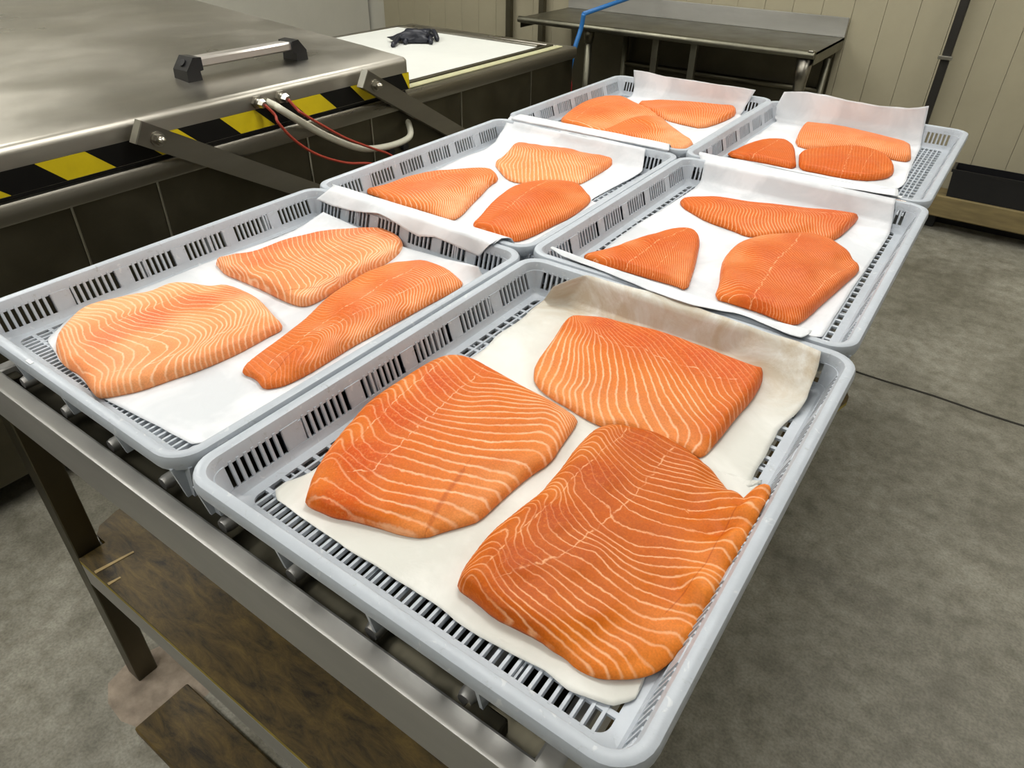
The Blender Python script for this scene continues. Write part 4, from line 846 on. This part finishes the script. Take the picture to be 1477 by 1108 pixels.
fillet('A', 'pale broad raw salmon fillet at the left of the left front tray',
    [(101, 460), (113, 447), (133, 436), (164, 429), (190, 423), (213, 420), (234, 411), (247, 406), (265, 406), (296, 411), (306, 411), (324, 409), (347, 417), (365, 426), (383, 441), (396, 457), (406, 467), (405, 476), (388, 485), (357, 503), (326, 519), (280, 538), (244, 550), (203, 565), (172, 571), (149, 574), (139, 570), (131, 560), (121, 544), (110, 535), (101, 531), (88, 520), (80, 500), (84, 480)],
    [(110, 460, .95, .8, .018, 0), (180, 440, .95, .8, .019, 0), (250, 415, .95, .8, .017, 0), (300, 418, .8, .7, .017, 0), (110, 510, .6, .6, .022, 0), (150, 500, .2, .7, .023, 0), (220, 470, .1, .8, .024, 0), (290, 440, .1, .8, .022, 0), (340, 425, .3, .7, .018, 0), (130, 530, .4, .6, .024, 0),
     (200, 510, .75, .8, .026, 0), (280, 480, .85, .8, .027, 0), (350, 450, .8, .8, .024, 0), (385, 455, .7, .8, .02, 0), (250, 520, .6, .8, .024, 0), (320, 495, .5, .8, .023, 0), (390, 475, .5, .7, .018, 0), (180, 550, .7, .6, .022, 0), (150, 560, .6, .5, .02, 0)],
    [(-2, k5([(-30, 420), (0, 500), (40, 600), (120, 680), (200, 720), (180, 800)])),
     (1, k5([(-20, 330), (60, 400), (90, 500), (200, 540), (330, 610), (330, 680), (300, 760)])),
     (4, k5([(30, 310), (150, 330), (220, 350), (230, 400), (300, 450), (450, 500), (570, 540), (600, 580), (520, 640), (450, 690), (430, 760)])),
     (8, k5([(180, 220), (330, 250), (390, 290), (370, 330), (480, 380), (640, 400), (800, 430), (870, 470), (830, 540), (750, 610), (720, 680)])),
     (12, k5([(400, 160), (520, 190), (560, 240), (530, 290), (640, 330), (800, 340), (950, 360), (1010, 400), (970, 470), (900, 540), (880, 620)])),
     (16, k5([(560, 110), (680, 150), (700, 190), (780, 240), (900, 240), (1050, 250), (1130, 320), (1110, 400), (1050, 470), (1030, 560)])),
     (20, k5([(740, 75), (820, 120), (880, 150), (1000, 170), (1130, 190), (1210, 230), (1250, 290), (1210, 380), (1180, 500)])),
     (24, k5([(1000, 95), (1150, 140), (1270, 210), (1330, 300), (1350, 410)]))],
    M['sal_A'], .0036, seams=[(1.6, k5([(240, 400), (350, 350), (450, 300), (600, 240), (700, 190), (860, 110)])), (1.3, k5([(450, 530), (620, 455), (830, 330), (1060, 230)])), (1.6, k5([(330, 690), (500, 670), (700, 590), (850, 530), (1000, 450), (1150, 400), (1300, 310)]))])
k6 = cr(300, 310, 3.6925)
fillet('A', 'raw salmon fillet with a rolled lower edge at the back of the left front tray',
    [(312, 380), (313, 373), (324, 368), (357, 364), (378, 359), (409, 346), (434, 340), (462, 333), (516, 328), (544, 328), (560, 332), (575, 341), (581, 351), (579, 362), (565, 375), (544, 387), (523, 396), (500, 408), (490, 416), (469, 429), (451, 439), (439, 443), (428, 440), (406, 431), (378, 416), (347, 403), (324, 394), (314, 382)],
    [(325, 380, .5, .8, .018, 0), (370, 400, .5, .9, .024, 0), (350, 370, .25, .6, .022, 0), (400, 360, .1, .6, .025, 0), (460, 345, .15, .7, .024, 0), (520, 338, .2, .7, .022, 0), (560, 345, .3, .8, .02, 0), (380, 385, .2, .6, .028, 0), (420, 380, .45, .9, .028, 0), (480, 365, .45, .9, .026, 0), (540, 352, .45, .9, .024, 0), (410, 410, .45, .9, .028, 0), (450, 400, .45, .9, .022, 0), (500, 385, .5, .9, .02, 0), (550, 370, .6, .9, .022, 0), (440, 430, .6, .9, .022, 0)],
    [(-4, k6([(60, 230), (90, 300), (200, 370)])),
     (0, k6([(110, 215), (130, 280), (200, 350), (300, 420)])),
     (4, k6([(210, 190), (230, 250), (260, 310), (330, 340), (370, 400), (400, 450)])),
     (8, k6([(320, 160), (340, 220), (380, 280), (470, 310), (520, 370), (540, 400), (480, 450)])),
     (14, k6([(480, 110), (500, 200), (540, 250), (610, 280), (670, 320), (690, 350), (610, 400), (560, 460)])),
     (20, k6([(620, 90), (640, 170), (690, 200), (760, 230), (800, 270), (750, 320), (710, 380)])),
     (26, k6([(760, 70), (770, 130), (830, 150), (900, 180), (930, 210), (870, 260), (830, 330)])),
     (32, k6([(880, 65), (900, 100), (960, 120), (1010, 150), (990, 200), (950, 250)]))],
    M['sal_A'], .0034, .018, seams=[(1.2, k6([(370, 330), (470, 270), (640, 210), (800, 150), (950, 100)])), (1.0, k6([(480, 440), (600, 390), (700, 320), (850, 230), (1000, 140)]))], bruise=[(2.0, k6([(440, 415), (520, 405), (590, 400), (650, 370), (700, 340)]))])
fillet('A', 'long tapering raw salmon tail fillet at the right of the left front tray',
    [(350, 532), (357, 521), (378, 506), (409, 483), (434, 465), (451, 449), (472, 429), (498, 411), (523, 395), (544, 386), (565, 377), (590, 375), (613, 375), (631, 382), (649, 390), (660, 400), (669, 411), (647, 424), (613, 442), (580, 460), (549, 478), (511, 498), (482, 516), (446, 539), (415, 555), (400, 560), (380, 561), (373, 549), (365, 544), (352, 539)],
    [(370, 535, .3, .2, .014, 0), (410, 505, .3, .2, .02, 0), (460, 465, .4, .35, .022, 0), (520, 415, .5, .4, .024, 0), (570, 385, .5, .5, .02, 0), (430, 520, .15, .2, .026, 0), (500, 460, .1, .15, .028, 0), (560, 420, .15, .25, .027, 0), (610, 390, .2, .5, .024, 0), (480, 490, .3, .7, .026, 0), (560, 445, .3, .8, .024, 0), (620, 410, .35, .9, .022, 0), (450, 520, .35, .5, .02, 0), (400, 550, .3, .3, .014, 0), (520, 485, .5, .8, .018, 0), (600, 440, .5, .9, .016, 0), (655, 410, .45, .8, .014, 0)],
    [(0, k6([(250, 770), (310, 820), (350, 840), (340, 890)])),
     (6, k6([(390, 640), (470, 680), (560, 670), (600, 690), (560, 760), (510, 820)])),
     (14, k6([(530, 540), (600, 580), (700, 560), (760, 590), (740, 650), (700, 700)])),
     (20, k6([(600, 450), (690, 490), (830, 470), (900, 500), (900, 560), (850, 620)])),
     (28, k6([(740, 360), (830, 400), (980, 390), (1060, 420), (1060, 480), (1020, 530)])),
     (35, k6([(900, 270), (990, 300), (1100, 310), (1190, 350), (1210, 410), (1180, 460)])),
     (41, k6([(1050, 245), (1130, 260), (1230, 290), (1300, 340), (1320, 390)]))],
    M['sal_B'], .0036, seams=[(1.5, k6([(330, 790), (470, 700), (630, 590), (820, 465), (950, 380), (1100, 300)])), (1.1, k6([(600, 640), (750, 570), (900, 500), (1050, 420), (1200, 350), (1330, 290)]))], bruise=[(1.2, k6([(330, 850), (450, 760), (520, 700)]))])
k7 = cr(440, 40, 3.887)
fillet('B', 'pointed raw salmon fillet at the left of the middle left tray',
    [(526, 276), (538, 270), (563, 264), (584, 256), (620, 247), (659, 244), (687, 241), (707, 243), (716, 251), (718, 259), (707, 266), (695, 279), (679, 295), (666, 310), (653, 319), (635, 313), (615, 305), (594, 300), (569, 293), (548, 284)],
    [(545, 275, .35, .3, .015, 0), (600, 260, .3, .4, .02, 0), (660, 252, .35, .5, .02, 0), (700, 250, .4, .5, .018, 0), (600, 275, .1, .4, .023, 0), (660, 262, .15, .5, .024, 0), (600, 295, .4, .9, .018, 0), (650, 290, .55, 1, .018, 0), (690, 270, .5, 1, .017, 0), (655, 312, .65, .9, .013, 0)],
    [(0, k7([(450, 890), (500, 920), (560, 960), (600, 1000)])),
     (6, k7([(560, 845), (600, 890), (690, 930), (740, 990), (730, 1040)])),
     (13, k7([(700, 815), (720, 870), (800, 900), (850, 960), (830, 1050)])),
     (20, k7([(850, 795), (870, 830), (920, 860), (950, 900), (930, 980)])),
     (27, k7([(980, 785), (1010, 810), (1050, 830), (1030, 880)]))],
    M['sal_B'], .0038, .018, seams=[(1.4, k7([(620, 870), (700, 850), (800, 815), (960, 795)]))])
k8 = cr(700, 90, 6.154)
fillet('B', 'raw salmon fillet at the back of the middle left tray with upright fat lines',
    [(713, 235), (724, 228), (734, 218), (739, 211), (747, 206), (760, 205), (781, 206), (804, 209), (830, 214), (859, 219), (884, 222), (889, 226), (888, 233), (880, 241), (862, 251), (846, 261), (835, 267), (820, 264), (804, 262), (784, 264), (760, 266), (745, 264), (732, 259), (723, 249)],
    [(725, 240, .85, 1, .012, 0), (745, 225, .7, 1, .016, 0), (770, 210, .15, .4, .02, 0), (820, 217, .1, .4, .023, 0), (875, 228, .15, .3, .023, 0), (770, 235, .75, 1, .017, 0), (820, 240, .75, 1, .018, 0), (855, 245, .5, 1, .019, 0), (770, 255, .85, 1, .009, 0), (815, 256, .85, 1, .009, 0), (870, 240, .35, .6, .02, 0)],
    [(0, k8([(250, 750), (230, 830), (160, 900), (180, 980)])),
     (6, k8([(330, 715), (430, 780), (430, 850), (440, 950), (440, 1040)])),
     (12, k8([(470, 725), (640, 800), (660, 880), (700, 960), (730, 1040)])),
     (18, k8([(650, 750), (820, 830), (880, 920), (900, 1010)])),
     (24, k8([(850, 790), (1000, 860), (1030, 930)]))],
    M['sal_B'], .0038, .015)
fillet('B', 'deep orange raw salmon fillet at the front right of the middle left tray',
    [(680, 326), (692, 313), (703, 299), (720, 284), (735, 272), (755, 264), (775, 260), (800, 259), (820, 261), (835, 266), (845, 277), (853, 286), (846, 296), (823, 313), (797, 325), (765, 342), (743, 350), (728, 345), (705, 336)],
    [(700, 315, .4, .4, .016, 0), (740, 280, .4, .5, .021, .003), (790, 264, .4, .6, .016, .008), (730, 320, .15, .3, .022, 0), (780, 290, .05, .4, .025, .002), (830, 272, .2, .5, .02, .004), (760, 330, .4, .7, .018, 0), (810, 305, .4, .8, .018, 0), (842, 290, .45, .8, .014, 0)],
    [(0, [(688, 318), (710, 320), (730, 342)]), (8, [(712, 292), (735, 295), (752, 312), (762, 335)]), (16, [(735, 274), (762, 280), (785, 295), (800, 320)]), (24, [(768, 263), (795, 268), (815, 282), (828, 305)]), (31, [(805, 261), (825, 268), (842, 285)])],
    M['sal_E'], .0038, .018, seams=[(1.6, [(728, 305), (752, 288), (768, 276), (792, 264)])])
k9 = cr(780, 40, 3.887)
fillet('C', 'raw salmon fillet at the left of the far left tray, rounded back edge',
    [(806, 176), (819, 163), (842, 148), (865, 140), (891, 138), (903, 142), (919, 151), (934, 157), (952, 167), (940, 178), (915, 187), (885, 193), (857, 190), (831, 181)],
    [(815, 175, .4, .5, .016, 0), (850, 152, .35, .5, .021, 0), (885, 143, .35, .5, .02, 0), (860, 165, .1, .5, .022, 0), (900, 155, .2, .6, .021, 0), (870, 182, .65, 1, .013, 0), (910, 172, .6, 1, .012, 0), (940, 168, .6, 1, .009, 0)],
    [(0, k9([(120, 530), (190, 540), (300, 580)])), (9, k9([(190, 450), (270, 480), (360, 510), (480, 560)])), (17, k9([(280, 405), (370, 430), (470, 470), (570, 530)])), (25, k9([(370, 390), (470, 410), (570, 450), (650, 500)]))],
    M['sal_B'], .004, .016, seams=[(1.3, k9([(180, 520), (280, 450), (380, 420), (470, 410)]))])
fillet('C', 'long narrow raw salmon fillet at the back right of the far left tray',
    [(919, 147), (940, 144), (965, 145), (999, 147), (1032, 151), (1058, 153), (1062, 160), (1059, 166), (1040, 176), (1012, 186), (994, 182), (975, 178), (958, 172), (945, 165), (930, 157)],
    [(930, 150, .3, .4, .012, 0), (970, 148, .3, .4, .02, 0), (1040, 155, .25, .4, .021, 0), (980, 162, .2, .5, .021, 0), (1030, 163, .3, .7, .022, 0), (970, 172, .6, .9, .014, 0), (1010, 180, .6, .9, .016, 0)],
    [(0, k9([(560, 410), (640, 450), (660, 490)])), (10, k9([(720, 410), (770, 450), (810, 530)])), (18, k9([(900, 425), (930, 470), (920, 550)])), (24, k9([(1030, 435), (1040, 480), (1010, 520)]))],
    M['sal_B'], .004, .014)
fillet('C', 'raw salmon fillet nearest the front of the far left tray with fine pale lines',
    [(868, 190), (880, 184), (901, 174), (924, 168), (945, 167), (955, 170), (965, 181), (983, 194), (1001, 205), (994, 212), (986, 217), (970, 215), (934, 206), (903, 199), (880, 194)],
    [(885, 190, .3, .4, .014, .006), (920, 175, .3, .5, .018, .008), (948, 171, .3, .6, .016, .008), (920, 190, .2, .5, .021, .003), (950, 185, .45, .9, .021, 0), (960, 200, .65, 1, .017, 0), (985, 210, .65, .9, .013, 0)],
    [(0, k9([(430, 570), (480, 590), (520, 630)])), (8, k9([(520, 520), (590, 560), (640, 640)])), (16, k9([(600, 500), (690, 540), (730, 590), (740, 670)])), (24, k9([(680, 510), (760, 570), (820, 640)]))],
    M['sal_B'], .004, .014)
k10 = cr(1000, 40, 3.887); k11 = cr(1000, 280, 3.887); k12 = cr(720, 280, 3.887)
fillet('E', 'long raw salmon fillet with a rounded tip at the back of the middle right tray',
    [(981, 291), (985, 286), (1000, 283), (1026, 283), (1064, 288), (1108, 294), (1154, 299), (1206, 304), (1237, 309), (1238, 314), (1221, 331), (1209, 342), (1196, 349), (1170, 345), (1120, 341), (1090, 342), (1077, 342), (1051, 331), (1020, 320), (1000, 308), (986, 299)],
    [(995, 292, .35, .3, .015, 0), (1050, 292, .1, .35, .022, 0), (1120, 300, .05, .4, .025, 0), (1200, 310, .1, .4, .025, 0), (1030, 310, .5, .9, .018, 0), (1080, 318, .45, .9, .021, 0), (1150, 325, .4, .9, .023, 0), (1100, 338, .6, .9, .01, 0), (1170, 342, .5, .9, .009, 0), (1215, 325, .2, .5, .022, 0)],
    [(0, k11([(40, 15), (110, 60), (90, 150)])), (10, k11([(230, 25), (340, 100), (330, 170), (400, 235)])), (20, k11([(450, 55), (560, 120), (560, 180), (620, 240)])), (30, k11([(680, 85), (790, 140), (770, 190), (790, 250)])), (34, k11([(820, 100), (870, 150), (850, 210)]))],
    M['sal_E'], .0038, .016, seams=[(1.4, k11([(150, 40), (280, 62), (420, 85), (520, 95), (800, 130), (900, 130)]))])
fillet('E', 'raw salmon tail fillet at the left of the middle right tray, blunt end up',
    [(838, 370), (859, 362), (885, 357), (905, 348), (934, 340), (962, 331), (982, 327), (998, 329), (1007, 337), (1009, 349), (1006, 365), (1002, 383), (997, 398), (991, 418), (972, 412), (946, 405), (916, 396), (885, 387), (861, 380)],
    [(860, 370, .5, .7, .014, 0), (910, 352, .5, .9, .017, 0), (960, 336, .4, .5, .017, 0), (990, 333, .35, .4, .016, 0), (900, 375, .15, .4, .021, 0), (950, 355, .05, .3, .023, 0), (990, 345, .15, .4, .019, 0), (940, 395, .2, .5, .021, 0), (975, 375, .35, .7, .02, 0), (990, 400, .5, .9, .015, 0)],
    [(0, k12([(470, 360), (540, 340), (590, 370), (600, 410)])), (8, k12([(620, 305), (680, 290), (730, 340), (770, 400), (780, 450)])), (16, k12([(760, 260), (830, 260), (870, 310), (900, 380), (920, 490)])), (24, k12([(890, 215), (960, 230), (1000, 280), (1020, 350), (1030, 520)])), (31, k12([(1020, 185), (1070, 210), (1100, 260), (1100, 350)]))],
    M['sal_E'], .0038, .018, seams=[(1.7, k12([(690, 415), (780, 355), (880, 280), (1000, 220), (1060, 190)])), (1.0, k12([(840, 470), (900, 400), (960, 330), (1000, 280)]))])
fillet('E', 'broad round raw salmon fillet at the front right of the middle right tray',
    [(1031, 429), (1039, 409), (1040, 391), (1044, 373), (1057, 357), (1075, 346), (1103, 338), (1134, 336), (1165, 334), (1196, 342), (1214, 355), (1226, 365), (1232, 378), (1239, 382), (1238, 391), (1224, 403), (1206, 419), (1185, 437), (1167, 455), (1147, 470), (1123, 463), (1098, 452), (1069, 443), (1051, 437)],
    [(1040, 420, .55, .9, .014, 0), (1055, 375, .6, 1, .016, 0), (1100, 345, .6, 1, .015, .008), (1160, 338, .4, .8, .014, .011), (1200, 348, .35, .7, .015, .008), (1070, 410, .3, .7, .024, 0), (1110, 375, .15, .5, .027, 0), (1150, 355, .1, .4, .024, .002), (1100, 435, .05, .3, .026, 0), (1150, 400, .05, .5, .029, 0), (1190, 370, .15, .5, .026, 0), (1140, 445, .15, .5, .024, 0), (1190, 410, .3, .8, .022, 0), (1225, 385, .4, .8, .015, 0), (1150, 463, .3, .7, .015, 0)],
    [(0, k11([(140, 560), (250, 540), (330, 580), (400, 660)])), (9, k11([(160, 440), (290, 420), (390, 450), (450, 520), (520, 600), (580, 690)])), (18, k11([(190, 330), (340, 310), (450, 340), (530, 410), (600, 480), (700, 600)])), (27, k11([(290, 255), (430, 240), (560, 280), (640, 340), (720, 420), (800, 500)])), (36, k11([(430, 220), (580, 215), (690, 260), (780, 330), (860, 400), (900, 440)]))],
    M['sal_E'], .0036, .018, seams=[(1.9, k11([(330, 610), (360, 550), (400, 490), (450, 410), (510, 350), (560, 300), (600, 240)])), (1.2, k11([(650, 600), (740, 500), (840, 430), (900, 390)]))])
fillet('F', 'smooth raw salmon piece at the left of the far right tray',
    [(1046, 224), (1064, 215), (1082, 207), (1103, 201), (1123, 199.5), (1136, 203), (1146, 213), (1147, 225), (1148, 244), (1116, 238), (1082, 232)],
    [(1060, 220, .3, .2, .014, 0), (1110, 205, .35, .25, .018, 0), (1090, 222, .15, .2, .02, 0), (1130, 215, .25, .25, .019, 0), (1135, 235, .2, .2, .018, 0)],
    [(0, k10([(190, 715), (260, 720), (320, 745)])), (8, k10([(300, 660), (400, 690), (460, 765)])), (16, k10([(430, 625), (510, 670), (570, 760)]))],
    M['sal_E'], .004, .016, seams=[(1.6, k10([(320, 725), (400, 680), (480, 630)]))])
fillet('F', 'long raw salmon fillet at the back of the far right tray',
    [(1147, 208), (1152, 192), (1160, 179), (1166, 176), (1206, 181), (1244, 189), (1283, 199.5), (1313, 208), (1314, 220), (1313, 232), (1290, 232), (1270, 224), (1247, 217), (1219, 216), (1190, 217), (1165, 216)],
    [(1160, 185, .3, .5, .018, 0), (1210, 187, .2, .7, .022, 0), (1270, 203, .2, .7, .023, 0), (1165, 205, .55, .8, .015, 0), (1210, 203, .5, .9, .018, 0), (1260, 213, .6, .9, .014, 0), (1300, 225, .5, .8, .019, 0)],
    [(0, k10([(620, 550), (600, 610), (610, 660)])), (14, k10([(780, 560), (820, 610), (790, 670)])), (28, k10([(960, 590), (1000, 640), (980, 680)])), (42, k10([(1150, 640), (1180, 690), (1180, 740)]))],
    M['sal_B'], .004, .015)
fillet('F', 'rounded smooth raw salmon piece with a pale seam, front of the far right tray',
    [(1153, 230), (1154, 220), (1165, 215), (1190, 212), (1219, 210), (1247, 211), (1273, 220), (1286, 232), (1290, 243), (1286, 253), (1268, 259), (1244, 261), (1206, 256), (1175, 249), (1160, 246), (1153, 239)],
    [(1165, 225, .4, .3, .014, .004), (1220, 216, .4, .3, .014, .009), (1270, 225, .35, .3, .016, .004), (1200, 235, .15, .2, .022, .001), (1250, 240, .2, .25, .022, 0), (1280, 245, .5, .3, .015, 0), (1210, 252, .2, .2, .018, 0)],
    [(0, [(1165, 218), (1163, 244)]), (6, [(1205, 214), (1200, 253)]), (12, [(1240, 214), (1238, 258)]), (18, [(1272, 224), (1272, 256)])],
    M['sal_E'], .004, .016, seams=[(2.0, k10([(890, 675), (860, 750), (825, 830)])), (1.0, k10([(1010, 700), (960, 770), (930, 840)]))])

# small marks: scuffs on the rims and the printed sticker on the middle right tray
def mark(tr, x0, x1, y0, y1, dz, name, m, h=.0006):
    o = MB().box((x0 - TW / 2, y0 - TL / 2, dz), (x1 - TW / 2, y1 - TL / 2, dz + h)).build(name, m, TR[tr + 'o']); return o
mark('E', .505, .560, .7555 - .006, .7555, .0002, 'sticker', M['label'])
for k in range(9): mark('E', .510 + k * .0045, .5128 + k * .0045, .7512, .7538, .0008, 'printed_letter', M['ink'], .0002)
mark('F', .515, .545, .004, .013, .0001, 'tape_scrap', M['scuff'])
mark('F', .545, .553, .002, .016, .0001, 'tape_scrap', M['scuff'])
mark('A', .235, .250, .004, .009, .0001, 'scuff', M['scuff'])
